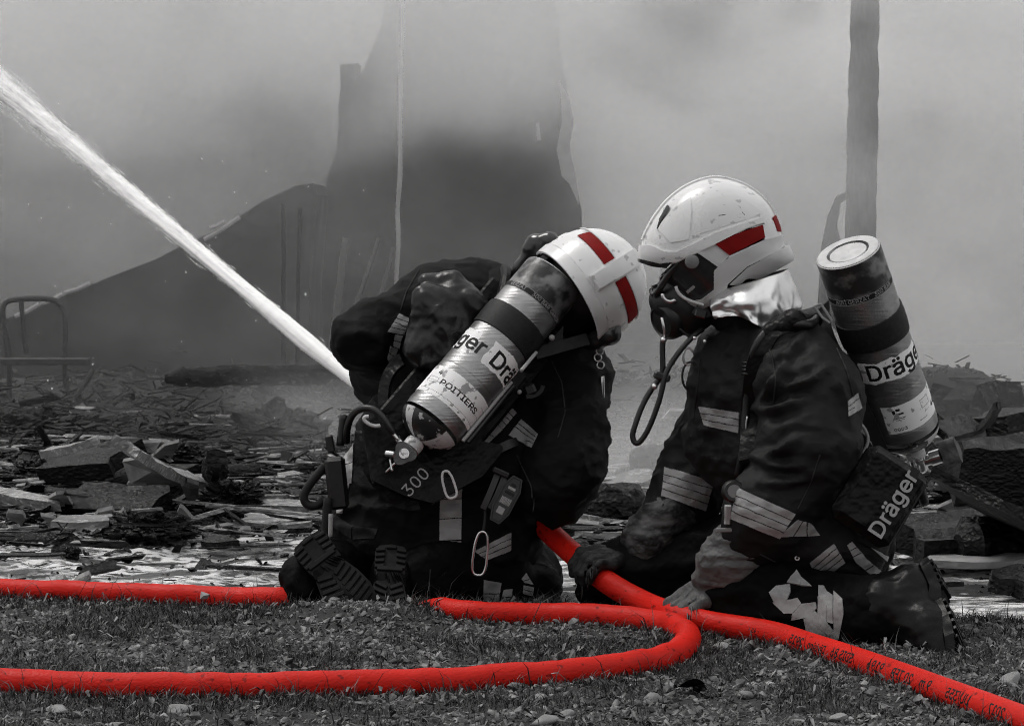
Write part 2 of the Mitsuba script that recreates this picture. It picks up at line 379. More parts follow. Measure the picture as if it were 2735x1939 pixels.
def on_tube(path, mesh, s0, ang, lift, step=0.004, r=HR, flip=1, zscale=1.0):
    """Wraps lettering (x along, y across) on the tube: x runs along the path from s0, y round it from the angle ang; lift is its height over the skin."""
    t, sd, up = frames(path)
    s = np.r_[0, np.cumsum(np.linalg.norm(np.diff(path, axis=0), axis=1))]
    m = mesh.subdivide_to_size(step) if step else mesh
    x = s0 + flip * m.vertices[:, 0]; a = ang + flip * m.vertices[:, 1] / r; rr = r + lift * np.clip(m.vertices[:, 2] / max(1e-9, m.vertices[:, 2].max()), 0, 1) - 0.0004
    at = lambda A: np.stack([np.interp(x, s, A[:, k]) for k in range(3)], 1)
    v = at(path) + rr[:, None] * (np.cos(a)[:, None] * at(sd) + np.sin(a)[:, None] * at(up))
    return fix(mesh_of(v, m.faces))


hz = HR - 0.006
loop = [H(-190, 1562, hz), H(0, 1574, hz), H(250, 1586, hz), H(500, 1597, hz), H(640, 1603, hz), H(760, 1608, hz), H(860, 1614, hz - .022), H(985, 1628, hz - .042), H(1110, 1644, hz - .034), H(1225, 1647, hz - .004), H(1400, 1645, hz), H(1550, 1649, hz),
        H(1680, 1659, hz), H(1770, 1671, hz), H(1825, 1690, hz), H(1838, 1716, hz), H(1810, 1744, hz), H(1735, 1768, hz), H(1600, 1790, hz), H(1400, 1811, hz), H(1200, 1822, hz), H(900, 1832, hz),
        H(600, 1837, hz), H(300, 1837, hz), H(0, 1830, hz), H(-250, 1822, hz)]
LOOP = hose_path(loop, 420)
LOOP[:, 2] += np.maximum(0, verge_z(LOOP[:, 0], LOOP[:, 1])) * 0.6
h1 = thing('fire_hose', 'red fire hose lying in a hairpin loop on the grass of the verge', 'hose')
part(h1, 'casing', tube(LOOP, HR, 28), 'm_hose', True)
lead = [P(1400, 1330, 7.45), P(1440, 1392, 7.32), P(1490, 1442, 7.22), P(1540, 1487, 7.10), P(1590, 1530, 7.0), P(1650, 1572, 6.92), P(1720, 1609, 6.85), H(1800, 1640, 0.045), H(1900, 1665, 0.034), H(2039, 1687, 0.028), H(2147, 1718, hz), H(2255, 1753, hz),
        H(2400, 1803, hz), H(2560, 1861, hz), H(2735, 1925, hz), H(2920, 1996, hz)]
LEAD = hose_path(lead, 300)
h2 = thing('fire_hose', 'red fire hose running through two gloved hands and out at the lower right corner', 'hose')
part(h2, 'casing', tube(LEAD, HR, 28), 'm_hose', True)


def arc_at(path, px):                             # arc length where the path passes the photograph's column px
    d = path - EYE
    u = PX0 + FOC * (d @ RT) / (d @ FW)
    s = np.r_[0, np.cumsum(np.linalg.norm(np.diff(path, axis=0), axis=1))]
    return u, s


u, s = arc_at(LEAD, 0)
col = lambda x: float(s[np.argmin(abs(u - x))])
# upside-down lettering on the lead hose: it reads from right to left
txt = [('2017', 2715, 0.020), ('UU/355', 2622, 0.021), ('9 m', 2520, 0.022), ('20 TFB', 2470, 0.022), ('9196', 2392, 0.023), ('SDIS 86', 2310, 0.021), ('Division', 2236, 0.018), ('2915', 2172, 0.020), ('- 45 -', 2055, 0.010)]
for k, (t_, x, h) in enumerate(txt):
    part(h2, 'print', on_tube(LEAD, meshkit.text_mesh(t_, h, 0.0004, bold=True), col(x), PI - 0.16, 0.0007, flip=-1), 'm_print')
u, s = arc_at(LOOP, 0)
front = LOOP[:, 1] < 6.35
colf = lambda x: float(s[front][np.argmin(abs(u[front] - x))])
# on the near run the path goes from right to left, so the lettering runs against it, low on the side that faces us
for t_, x in (('FLEX', 8), ('PREMIER', 90), ('DN 45', 290), ('NFS 61-112', 400), ('20 M', 660), ('CLASSE 3', 770), ('DN', 930), ('03', 1000), ('FEB 20', 1050)):
    part(h1, 'print', on_tube(LOOP, meshkit.text_mesh(t_, 0.014, 0.0004, bold=True), colf(x), PI * 1 + 0.62, 0.0007, flip=-1), 'm_print')
# ------------------------------------------------------------------ grass, gravel, stones and leaves of the verge
def blades(n, seed):
    g = np.random.default_rng(seed)
    x = g.uniform(-2.0, 2.1, n * 3); y = 5.15 + (g.uniform(0, 1, n * 3)) * 2.3
    keep = (y < verge_edge(x) + 0.03 * g.normal(size=len(x))) & (abs(x) < y * 0.178 + 0.6)
    x, y = x[keep], y[keep]
    q = np.stack([x, y, 0 * x], -1)
    den = meshkit.fbm(q * 5.0 + 9, 3, 31)
    edge = np.clip(1 - abs(verge_edge(x) - y) / 0.22, 0, 1)
    from scipy.spatial import cKDTree
    near = cKDTree(np.vstack([LOOP, LEAD])[:, :2]).query(np.stack([x, y], 1))[0]
    keep = g.uniform(size=len(x)) < np.clip((den - 0.44) * 4.5, 0.05, 1) * 0.8 + 0.8 * edge + 0.5 * np.exp(-((near - 0.04) / 0.03) ** 2)
    keep &= near > 0.022
    x, y, edge, near = x[keep][:n], y[keep][:n], edge[keep][:n], near[keep][:n]
    n = len(x)
    h = g.uniform(0.006, 0.019, n) * (1 + 1.5 * (g.uniform(size=n) < .03)) * (1 + 0.75 * edge + 0.5 * (near < 0.07)) * np.exp(0.25 * g.normal(size=n)); w = g.uniform(0.0007, 0.0016, n)
    a = g.uniform(0, 2 * PI, n); lean = g.uniform(0.2, 1.3, n) * h; la = g.uniform(0, 2 * PI, n)
    z = verge_z(x, y) - 0.003
    b = np.stack([x, y, z], 1); s = np.stack([np.cos(a), np.sin(a), 0 * a], 1) * w[:, None]; l = np.stack([np.cos(la), np.sin(la), 0 * la], 1) * lean[:, None]
    m = b + l * 0.30 + np.array([0, 0, 1.0]) * (h * 0.62)[:, None]; t = b + l + np.array([0, 0, 1.0]) * h[:, None]
    v = np.stack([b - s, b + s, m - s * 0.8, m + s * 0.8, t], 1).reshape(-1, 3)
    f = np.array([[0, 1, 3], [0, 3, 2], [2, 3, 4]])
    return mesh_of(v, (f[None] + 5 * np.arange(n)[:, None, None]).reshape(-1, 3))


one('grass', blades(90000, 3), 'm_grass', 'short dark grass growing through the gravel of the verge', 'grass', kind='stuff')


def pebble(seed, flat=0.6, cuts=1):
    g = np.random.default_rng(seed)
    if cuts == 1:
        v = g.normal(size=(13, 3)); v /= np.linalg.norm(v, axis=1, keepdims=True); v *= g.uniform(.75, 1.1, (13, 1))
        q = m3.Manifold.hull_points(v * np.array([1, g.uniform(0.6, 0.95), flat])).to_mesh()
        return mesh_of(q.vert_properties[:, :3], q.tri_verts)
    m = trimesh.creation.icosphere(subdivisions=cuts)
    v = m.vertices * (1 + 0.55 * fnoise(m.vertices, 1.1, seed)[:, None])
    for _ in range(3):                            # flat broken faces
        d = g.normal(size=3); d /= np.linalg.norm(d); c = g.uniform(0.45, 0.8)
        v = v - d * np.maximum(0, v @ d - c)[:, None]
    m.vertices = v * np.array([1, g.uniform(0.6, 0.95), flat])
    return m


def scatter(protos, x, y, z, size, g, tilt=0.5):
    vs, fs, at = [], [], 0
    k = g.integers(len(protos), size=len(x))
    for j, pr in enumerate(protos):
        i = np.flatnonzero(k == j)
        if not len(i):
            continue
        a = g.uniform(0, 2 * PI, len(i)); tx = g.normal(size=len(i)) * tilt; ty = g.normal(size=len(i)) * tilt
        ca, sa = np.cos(a), np.sin(a)
        Rz = np.zeros((len(i), 3, 3)); Rz[:, 0, 0] = ca; Rz[:, 0, 1] = -sa; Rz[:, 1, 0] = sa; Rz[:, 1, 1] = ca; Rz[:, 2, 2] = 1
        Rx = np.zeros_like(Rz); Rx[:, 0, 0] = 1; Rx[:, 1, 1] = np.cos(tx); Rx[:, 1, 2] = -np.sin(tx); Rx[:, 2, 1] = np.sin(tx); Rx[:, 2, 2] = np.cos(tx)
        Ry = np.zeros_like(Rz); Ry[:, 1, 1] = 1; Ry[:, 0, 0] = np.cos(ty); Ry[:, 0, 2] = np.sin(ty); Ry[:, 2, 0] = -np.sin(ty); Ry[:, 2, 2] = np.cos(ty)
        v = np.einsum('nij,kj->nki', Rx @ Ry @ Rz, pr.vertices) * size[i][:, None, None] + np.stack([x[i], y[i], z[i]], 1)[:, None]
        vs.append(v.reshape(-1, 3)); fs.append((pr.faces[None] + at + (np.arange(len(i)) * len(pr.vertices))[:, None, None]).reshape(-1, 3)); at += v.shape[0] * v.shape[1]
    return mesh_of(np.vstack(vs), np.vstack(fs))


def on_verge(n, seed, lo, hi, fn):
    g = np.random.default_rng(seed)
    x = g.uniform(-1.6, 1.9, n); y = g.uniform(5.2, 7.5, n)
    k = (y < verge_edge(x) - 0.01) & (abs(x) < y * 0.178 + 0.2) & (meshkit.fbm(np.stack([x, y, 0 * x], -1) * 5.0 + 9, 3, 31) < fn + 0.10 * g.normal(size=n))
    x, y = x[k], y[k]
    s = lo * np.exp(g.exponential(size=len(x)) * 0.42)
    return x, y, verge_z(x, y) + 0.15 * s, np.minimum(s, hi), g


gp = [pebble(100 + i, 0.5 + 0.05 * (i % 4)) for i in range(10)]
one('gravel', scatter(gp, *on_verge(60000, 41, 0.0034, 0.015, 0.56)), 'm_gravel', 'loose grey gravel and chippings between the grass of the verge', 'gravel', kind='stuff')

def litter(n, seed):                             # straws, chips of bark and curled scraps
    g = np.random.default_rng(seed)
    x = g.uniform(-1.6, 1.9, n); y = g.uniform(5.2, 7.4, n)
    k = (y < verge_edge(x) + .02) & (abs(x) < y * .178 + .2); x, y = x[k], y[k]; n = len(x)
    a = g.uniform(0, 2 * PI, n); l = g.uniform(.006, .032, n); w = l * g.uniform(.06, .35, n) * .5; c = g.uniform(-.3, .6, n) * l
    z = verge_z(x, y) + .003 + g.exponential(.004, n); ta = g.normal(0, .35, n)
    o = np.stack([x, y, z], 1); d = np.stack([np.cos(a), np.sin(a), ta], 1) * l[:, None] / 2; s_ = np.stack([-np.sin(a), np.cos(a), g.normal(0, .5, n)], 1) * w[:, None]; up = np.array([0, 0, 1.0]) * c[:, None]
    V = np.stack([o - d - s_ * .4, o - d + s_ * .4, o - s_ + up, o + s_ + up, o + d - s_ * .5, o + d + s_ * .5], 1).reshape(-1, 3)
    F = np.array([[0, 2, 3], [0, 3, 1], [2, 4, 5], [2, 5, 3]])
    return mesh_of(V, (F[None] + 6 * np.arange(n)[:, None, None]).reshape(-1, 3))


one('plant_litter', litter(6000, 91), 'm_gravel', 'dry straws and scraps of leaf lying among grass and gravel', 'litter', kind='stuff')

STONES = [(428, 1789, 0.036, 0.3, 'pale flat stone lying just above the front hose, left of the middle'), (160, 1893, 0.045, 0.25, 'flat grey stone under the front hose near the left edge'),
          (478, 1897, 0.050, 0.42, 'pale wedge-shaped stone below the front hose, largest at the lower left'), (1410, 1712, 0.013, 0.85, 'small pale stone standing upright inside the hose loop'),
          (1445, 1862, 0.030, 0.4, 'grey stone leaning against the front hose from below'), (1740, 1868, 0.040, 0.6, 'grey squarish stone in the gravel below the hose loop'),
          (1450, 1925, 0.046, 0.4, 'pale broad stone at the bottom edge, right of the middle'), (1515, 1905, 0.026, 0.5, 'small pale stone beside the broad stone at the bottom edge'),
          (1990, 1855, 0.03, 0.5, 'grey chunky stone in the gravel right of the hose loop'), (1930, 1730, 0.034, 0.6, 'grey stone in the gap between hose loop and lead hose'),
          (2700, 1815, 0.045, 0.4, 'grey stone above the lead hose near the right edge'), (2240, 1915, 0.03, 0.5, 'grey stone in the gravel below the lead hose'), (755, 1792, 0.014, 0.6, 'tiny pale round stone touching the top of the front hose')]
for k, (x, y, s_, fl, l) in enumerate(STONES):
    o = H(x, y, 0.012)
    m = pebble(300 + k, fl, 2); m.apply_scale(s_ * 0.62)
    one('stone', put(m, o, frame([math.cos(k * 1.7) , 0.5 * math.sin(k), 0.15 * math.sin(k * 3)])), 'm_stone', l, 'stone', 25)

# dark crumpled leaf on the gravel
def leaf(L, W, seed):
    u, v = np.meshgrid(np.linspace(0, 1, 12), np.linspace(-1, 1, 7), indexing='ij')
    w = W * np.sin(PI * u ** 0.8) * v; x = L * u
    z = 0.35 * L * np.sin(2.3 * u + seed) * 0.4 + 0.22 * W * np.cos(3 * v + 5 * u + seed) + 0.4 * abs(w)
    m = grid_mesh(x, w, z)
    return m
lf = thing('dead_leaf', 'dark curled dead leaf on the gravel below the bend of the hose', 'leaf')
part(lf, 'blade', put(leaf(0.085, 0.026, 1), H(1800, 1850, 0.012), frame([1, 0.5, 0.1])), 'm_char', True)
part(lf, 'blade', put(leaf(0.075, 0.024, 2.5), H(1850, 1845, 0.014), frame([0.9, -0.9, 0.15])), 'm_char', True)
# ------------------------------------------------------------------ burnt timbers, slates and rubble
def board(L, w, t, seed, rag=0.06, warp=0.02):
    nl, nw = max(6, int(L / 0.05)), 4
    g = np.random.default_rng(seed)
    u = np.linspace(-0.5, 0.5, nl + 1)[:, None]; v = np.linspace(-0.5, 0.5, nw + 1)[None]
    e0, e1 = g.uniform(0, rag, nw + 1), g.uniform(0, rag, nw + 1)
    x = np.where(u > 0, u * 2 * (L / 2 - e1), u * 2 * (L / 2 - e0)) + 0 * v
    y = v * w * (1 + 0.25 * (meshkit.noise(np.stack([u * L * 5 + seed, 0 * u, 0 * u], -1)) - 0.5)) + 0 * u
    bend = warp * L * (u ** 2 * 2 - 0.25) + 0 * v
    q = np.stack([x * 8, y * 20, 0 * x], -1) + seed * 3.3
    zt = t / 2 + bend + t * 0.5 * (meshkit.fbm(q, 2) - 0.5); zb = -t / 2 + bend + t * 0.3 * (meshkit.fbm(q + 9, 2) - 0.5)
    top, bot = np.stack([x, y, zt], -1), np.stack([x, y, zb], -1)
    n, m = x.shape
    i, j = np.meshgrid(np.arange(n - 1), np.arange(m - 1), indexing='ij'); a = (i * m + j).ravel(); N = n * m
    f = [np.stack([a, a + m, a + m + 1], 1), np.stack([a, a + m + 1, a + 1], 1), np.stack([a + N, a + m + 1 + N, a + m + N], 1), np.stack([a + N, a + 1 + N, a + m + 1 + N], 1)]
    ring = np.r_[np.arange(m), np.arange(1, n) * m + m - 1, (n - 1) * m + np.arange(m - 2, -1, -1), np.arange(n - 2, 0, -1) * m]
    r2 = np.roll(ring, -1)
    f += [np.stack([ring, r2, r2 + N], 1), np.stack([ring, r2 + N, ring + N], 1)]
    return fix(mesh_of(np.vstack([top.reshape(-1, 3), bot.reshape(-1, 3)]), np.vstack(f)))


def plank(a, b, w, t, z0, z1, seed, roll=0.0, **kw):
    A, B = H(*a, z0), H(*b, z1)
    R = frame(B - A)
    c, s = math.cos(roll), math.sin(roll)
    return put(board(np.linalg.norm(B - A), w, t, seed, **kw), (A + B) / 2, R @ np.array([[1, 0, 0], [0, c, -s], [0, s, c]]))


def char_log(a, b, r, z0, z1, seed, rough=0.22, sides=22, cell=0.045, lo=0.25):
    A, B = H(*a, z0), H(*b, z1); L = np.linalg.norm(B - A); n = max(10, int(L / 0.016))
    p = np.linspace(A, B, n)
    t, sd, up = frames(p)
    an = np.arange(sides) * 2 * PI / sides
    rr = np.full((n, sides), r)
    k = np.floor(np.linspace(0, L, n)[:, None] / cell + 0.8 * meshkit.noise(np.stack([an * 2 + seed, 0 * an, 0 * an], -1))[None])
    kk = np.floor(an[None] * r / cell * 1.0 + 0.5 * (k % 2))
    rr = rr * (1 + rough * (meshkit.noise(np.stack([k * 7.7 + seed, kk * 3.3, 0 * k], -1)) - 0.5) * 1.6)
    env = np.clip(np.minimum(np.arange(n), np.arange(n)[::-1]) / (0.10 * n), lo, 1) ** 0.6
    rr *= env[:, None]
    q = np.stack([p[:, None, 0] + 0 * rr, an[None] * r + 0 * rr, 0 * rr], -1)
    rr *= 1 + 0.35 * (meshkit.fbm(q * 14 + seed, 3) - 0.5)
    v = p[:, None] + rr[..., None] * (np.cos(an)[None, :, None] * sd[:, None] + np.sin(an)[None, :, None] * up[:, None])
    i, j = np.meshgrid(np.arange(n - 1), np.arange(sides), indexing='ij')
    qd = np.stack([i * sides + j, i * sides + (j + 1) % sides, (i + 1) * sides + (j + 1) % sides, (i + 1) * sides + j], -1).reshape(-1, 4)
    V = np.vstack([v.reshape(-1, 3), A, B]); k = np.arange(sides); b0 = n * sides
    F = np.vstack([qd[:, [0, 2, 1]], qd[:, [0, 3, 2]], np.stack([k * 0 + b0, k, (k + 1) % sides], 1), np.stack([k * 0 + b0 + 1, (n - 1) * sides + (k + 1) % sides, (n - 1) * sides + k], 1)])
    return fix(mesh_of(V, F))


def shard(corners, thick=0.008):                 # a flat broken plate from its corners (px, py, height)
    p = np.array([H(x, y, z) for x, y, z in corners]); n = np.cross(p[1] - p[0], p[2] - p[0])
    c = p.mean(0); nn = np.linalg.svd(p - c)[2][2]
    nn = nn * np.sign(nn @ np.array([0, -0.4, 1.0]))
    k = len(p); V = np.vstack([p, p - nn * thick, [c], [c - nn * thick]]); i = np.arange(k); j = (i + 1) % k
    return fix(mesh_of(V, np.vstack([np.stack([i, j, i * 0 + 2 * k], 1), np.stack([j + k, i + k, i * 0 + 2 * k + 1], 1), np.stack([i, i + k, j + k], 1), np.stack([i, j + k, j], 1)])))


def heap(c, size, seed, z0=0.0):                 # a crumpled charred lump
    m = trimesh.creation.icosphere(subdivisions=4)
    v = m.vertices
    d = 1 + 0.9 * fnoise(v, 1.6, seed) + 0.55 * abs(fnoise(v, 4.5, seed + 1)) * 2 - 0.3 + 0.16 * abs(fnoise(v, 10, seed + 2)) * 2
    m.vertices = v * d[:, None] * np.array(size) * np.array([1, 1, 1]) + H(*c, z0)
    return m


for args, m, l, c in [
    (((120, 1240), (350, 1222), .20, .06, .10, .14, 1, .45), 'm_char', 'broad black charred timber on top of the debris at the left', 'timber'),
    (((118, 1212), (262, 1178), .05, .025, .20, .27, 2, .3), 'm_ashboard', 'narrow pale plank lying slanted on the broad black timber', 'plank'),
    (((330, 1196), (525, 1290), .10, .03, .30, .08, 3, .5), 'm_ashboard', 'long grey plank slanting down to the right over the left debris', 'plank'),
    (((515, 1284), (612, 1302), .05, .03, .07, .07, 4, .4), 'm_ashboard', 'short pale plank joining two slanting planks in the left debris', 'plank'),
    (((605, 1298), (692, 1366), .06, .03, .09, .01, 5, .5), 'm_ashboard', 'grey plank sloping to the ground left of the left firefighter', 'plank'),
    (((290, 1294), (490, 1308), .22, .07, .03, .03, 6, .5), 'm_char', 'black charred beam under the slanting grey plank', 'timber'),
    (((-40, 1312), (170, 1352), .045, .03, .07, .05, 7, .3), 'm_ashboard', 'pale scorched beam entering from the left edge of the debris', 'plank'),
    (((165, 1342), (450, 1352), .16, .06, .04, .04, 8, .4), 'm_char', 'long black beam lying flat across the middle of the left debris', 'timber'),
    (((118, 1396), (335, 1390), .07, .02, .06, .06, 9, .2), 'm_ashboard', 'pale ash-covered board lying level near the front of the left debris', 'board'),
    (((250, 1245), (335, 1240), .03, .02, .08, .10, 10, .3), 'm_ashboard', 'thin pale lath under the broad black timber', 'lath'),
    (((640, 1385), (840, 1398), .09, .016, .03, .03, 11, .2), 'm_ashboard', 'wide split board beside the left boot of the left firefighter', 'board'),
    (((680, 1345), (850, 1352), .08, .02, .03, .03, 12, .2), 'm_ashboard', 'narrow split board behind the wide one by the left boot', 'board'),
    (((520, 1440), (640, 1450), .06, .02, .02, .02, 13, .3), 'm_char', 'short black charred board at the front of the left debris', 'board'),
    (((188, 1532), (335, 1504), .03, .012, .012, .02, 14, .6), 'm_char', 'thin bent black strip just above the back hose', 'strip'),
    (((1600, 1312), (1760, 1262), .09, .03, .02, .08, 15, .4), 'm_ashboard', 'pale plank between the two firefighters, sloping up to the right', 'plank'),
    (((1530, 1426), (1700, 1430), .02, .02, .02, .02, 16, 0.), 'm_ashboard', 'thin pale pole on the ground between the firefighters', 'pole'),
    (((1490, 1422), (1690, 1420), .04, .03, .02, .02, 17, .2), 'm_char', 'thin black lath behind the pale pole between the firefighters', 'lath'),
    (((2485, 1186), (2780, 1200), .55, .20, .26, .24, 18, .35), 'm_char', 'huge black charred timber at the right edge of the ruins', 'timber'),
    (((2620, 1128), (2790, 1120), .20, .05, .40, .42, 19, .1), 'm_char', 'ragged black board topping the huge timber at the right edge', 'board'),
    (((2480, 1172), (2640, 1146), .06, .02, .36, .39, 20, .3), 'm_ashboard', 'split grey board lying slanted on the huge black timber', 'board'),
    (((2500, 1160), (2600, 1128), .07, .018, .40, .41, 29, .6), 'm_char', 'short splintered black lath sticking up from the huge timber', 'lath'),
    (((2615, 1150), (2666, 1088), .02, .015, .40, .52, 30, .1), 'm_char', 'thin black splinter pointing up from the timber at the right edge', 'splinter'),
    (((2400, 1452), (2690, 1440), .22, .09, .05, .06, 21, .3), 'm_char', 'black beam behind the right firefighter, near his bag', 'timber'),
    (((2480, 1492), (2790, 1500), .16, .018, .02, .03, 22, .06), 'm_slate', 'wide grey wet board behind the boot of the right firefighter', 'board'),
    (((2660, 1566), (2800, 1546), .10, .05, .03, .03, 23, .3), 'm_char', 'black chunk of beam at the right edge above the hose', 'timber'),
    (((2470, 1562), (2580, 1560), .02, .012, .012, .012, 24, 0.), 'm_char', 'thin black stick by the boot of the right firefighter', 'stick'),
    (((2610, 1320), (2790, 1440), .30, .03, .25, .06, 25, .4), 'm_char', 'dark board leaning at the right edge beneath the huge timber', 'board'),
]:
    one('charred_' + c if m == 'm_char' else 'burnt_' + c, plank(*args[:7], roll=args[7]), m, l, c)

for args, l in [(((440, 1010), (905, 998), .048, .27, .285, 31), 'long charred log lying across the smoky ground behind the water jet'),
                (((1552, 1352), (1725, 1352), .075, .06, .06, 32), 'black alligator-charred log between the two firefighters'),
                (((1695, 1238), (1815, 1212), .055, .10, .12, 33), 'dark sooty log behind the far arm of the right firefighter'),
                (((1745, 1152), (1850, 1140), .045, .16, .16, 34), 'short sooty log left of the right firefighter\'s chest'),
                (((570, 1288), (578, 1222), .034, .04, .22, 35, .5, 10, .025, .85), 'stump of charred post standing upright in the left debris'),
                (((590, 1268), (695, 1262), .035, .03, .03, 36), 'thin charred log right of the upright stump'),
                (((2560, 1455), (2780, 1425), .07, .06, .08, 37), 'charred log with a pale upper side at the right edge')]:
    one('charred_log', char_log(*args), 'm_char', l, 'log')

for c, size, seed, z0, l in [((490, 1225), (.10, .08, .07), 1, .06, 'ribbed black lump beside the pale slates at the left'), ((215, 1265), (.20, .12, .08), 2, .03, 'crumpled charred heap left of the broad black timber'),
                             ((395, 1420), (.14, .10, .07), 3, .03, 'crumpled charred heap in front of the left debris'), ((620, 1340), (.11, .09, .08), 4, .04, 'black crumpled lump under the slanting grey plank'),
                             ((100, 1268), (.13, .12, .07), 5, .02, 'black crumpled lump at the left edge'), ((188, 1478), (.032, .025, .022), 6, .01, 'small black lump on the pale ash above the back hose'),
                             ((740, 1165), (.24, .2, .15), 7, .05, 'low dark mound in the thin smoke left of the left firefighter'), ((830, 1105), (.35, .3, .22), 8, .05, 'dark heap just behind the arm of the left firefighter'),
                             ((60, 1160), (.40, .3, .13), 9, .0, 'broad dark mound at the left edge behind the debris'), ((1675, 1272), (.055, .05, .04), 10, .03, 'small rounded dark lump between the firefighters'),
                             ((2452, 1430), (.11, .08, .05), 11, .04, 'dark lump behind the bag of the right firefighter'), ((330, 1080), (.5, .3, .12), 12, .0, 'low dark mound in the smoke right of the chair frame')]:
    one('charred_heap', heap(c, size, seed, z0), 'm_char', l, 'rubble', smooth=False)

for cs, m, l in [([(372, 1196, .12), (378, 1176, .16), (428, 1172, .16), (412, 1200, .12)], 'm_slate', 'pale slate lying at the top of the left debris, left of a second'),
                 ([(404, 1214, .09), (440, 1182, .18), (478, 1172, .20), (462, 1210, .10), (425, 1217, .08)], 'm_slate', 'bright pale slate shaped like a leaf on top of the left debris'),
                 ([(330, 1225, .14), (395, 1212, .20), (470, 1250, .14), (492, 1288, .06), (350, 1284, .06)], 'm_slate', 'large grey smoky panel under the slanting plank'),
                 ([(130, 1322, .08), (150, 1312, .11), (175, 1308, .11), (195, 1340, .05), (172, 1343, .04)], 'm_slate', 'grey five-sided slate in the middle of the left debris'),
                 ([(18, 1372, .05), (22, 1358, .08), (62, 1362, .07), (70, 1376, .05), (60, 1394, .02)], 'm_slate', 'pale slate near the left edge'),
                 ([(108, 1368, .07), (142, 1374, .06), (164, 1392, .03), (132, 1394, .03)], 'm_slate', 'pale four-sided slate left of the ash-covered board'),
                 ([(248, 1376, .05), (262, 1358, .09), (300, 1350, .10), (314, 1376, .05)], 'm_slate', 'grey peaked slate behind the ash-covered board'),
                 ([(314, 1372, .05), (330, 1352, .10), (342, 1372, .05)], 'm_slate', 'small grey triangular slate right of the peaked one'),
                 ([(475, 1360, .07), (482, 1344, .12), (492, 1350, .11), (522, 1384, .02), (480, 1376, .03)], 'm_slate', 'pale shard standing on edge in the left debris'),
                 ([(638, 1414, .03), (648, 1404, .05), (668, 1404, .05), (674, 1420, .02), (642, 1422, .02)], 'm_slate', 'grey five-sided chip in front of the split boards'),
                 ([(485, 1290, .10), (500, 1276, .14), (532, 1286, .12), (530, 1322, .03), (505, 1338, .01)], 'm_stone', 'pale crumbling block under the slanting planks'),
                 ([(140, 1548, .006), (172, 1532, .03), (184, 1550, .006)], 'm_slate', 'small pale triangular slate behind the back hose'),
                 ([(188, 1556, .004), (210, 1534, .03), (238, 1522, .05), (244, 1534, .03), (235, 1556, .005)], 'm_slate', 'grey slate leaning behind the back hose'),
                 ([(1500, 1400, .02), (1530, 1386, .05), (1600, 1392, .05), (1628, 1416, .01), (1540, 1412, .01)], 'm_slate', 'grey slate on the ground between the firefighters'),
                 ([(2498, 1286, .10), (2570, 1276, .12), (2578, 1288, .10), (2520, 1306, .06)], 'm_slate', 'pale slate behind the valve of the right air cylinder'),
                 ([(738, 1050, .02), (760, 1030, .12), (845, 1015, .2), (832, 1045, .05), (800, 1064, .0)], 'm_slate', 'pale sheet lying below the long charred log'),
                 ([(20, 1402, .02), (50, 1398, .03), (62, 1412, .01), (30, 1424, .0)], 'm_slate', 'grey chip in front of the slate near the left edge'),
                 ([(2545, 1330, .09), (2640, 1300, .14), (2712, 1312, .12), (2700, 1360, .05), (2640, 1412, .0), (2520, 1400, .0), (2500, 1350, .06)], 'm_slate', 'large wet grey sheet lying below the huge timber at the right'),
                 ([(1760, 1190, .02), (1740, 1150, .05), (1790, 1090, .25), (1850, 1090, .25), (1850, 1190, .02)], 'm_wallpale', 'big pale plaster slab left of the right firefighter')]:
    one('stone_block' if 'block' in l else 'plaster_slab' if 'plaster' in l else 'wet_sheet' if 'wet' in l else 'slate', shard(cs, 0.012), m, l, 'block' if 'block' in l else 'slab' if 'plaster' in l else 'sheet' if 'wet' in l else 'slate')


def slim(seed):                                  # one light splinter
    g = np.random.default_rng(seed)
    w, t = g.uniform(.10, .32), g.uniform(.02, .06)
    pts = np.array([(sx * (.5 - g.uniform(0, .2)), sy * w / 2 * g.uniform(.5, 1), sz * t / 2 * g.uniform(.6, 1)) for sx in (-1, 1) for sy in (-1, 0, 1) for sz in (-1, 1)])
    q = m3.Manifold.hull_points(pts).to_mesh()
    return mesh_of(q.vert_properties[:, :3], q.tri_verts)


def rubble_field(n, seed, kind, dark_far=False):
    g = np.random.default_rng(seed)
    protos = [slim(500 + seed + i) for i in range(6)] if kind == 'lath' else [pebble(700 + seed + i, .35, 1) for i in range(6)]
    for p in protos:
        if kind == 'lath':
            p.vertices[:, 2] *= 1.0
    y = 7.5 + g.beta(1.25, 1.9, n) * 9.0; x = g.uniform(-1, 1, n) * (y * 0.178 + 0.9)
    q = np.stack([x, y, 0 * x], -1)
    pix = 630 + 7084 / y
    want = np.interp(pix, [1000, 1120, 1200, 1300, 1440, 1480, 1560], [.5, .7, 1, 1, .8, .30, .12]) * np.clip((meshkit.fbm(q * np.array([1.6, 1.2, 1]) + seed, 3) - .32) * 4, .05, 1)
    k = (g.uniform(size=n) < want) & (y > verge_edge(x) + .15)
    x, y = x[k], y[k]
    s = np.exp(g.normal(size=len(x)) * .5) * (.075 if kind == 'lath' else .012) * np.interp(630 + 7084 / y, [1440, 1520], [1, .45])
    if dark_far:
        keep = g.uniform(size=len(x)) < np.interp(y, [10, 12], [1, .15]); x, y, s = x[keep], y[keep], s[keep]
    s = np.minimum(s, .35 if kind == 'lath' else .06)
    z = ground_z(x, y) + (g.exponential(size=len(x)) * .016 if kind == 'lath' else .002 + .2 * s)
    return scatter(protos, x, y, z, s, g, .22 if kind == 'lath' else .6)


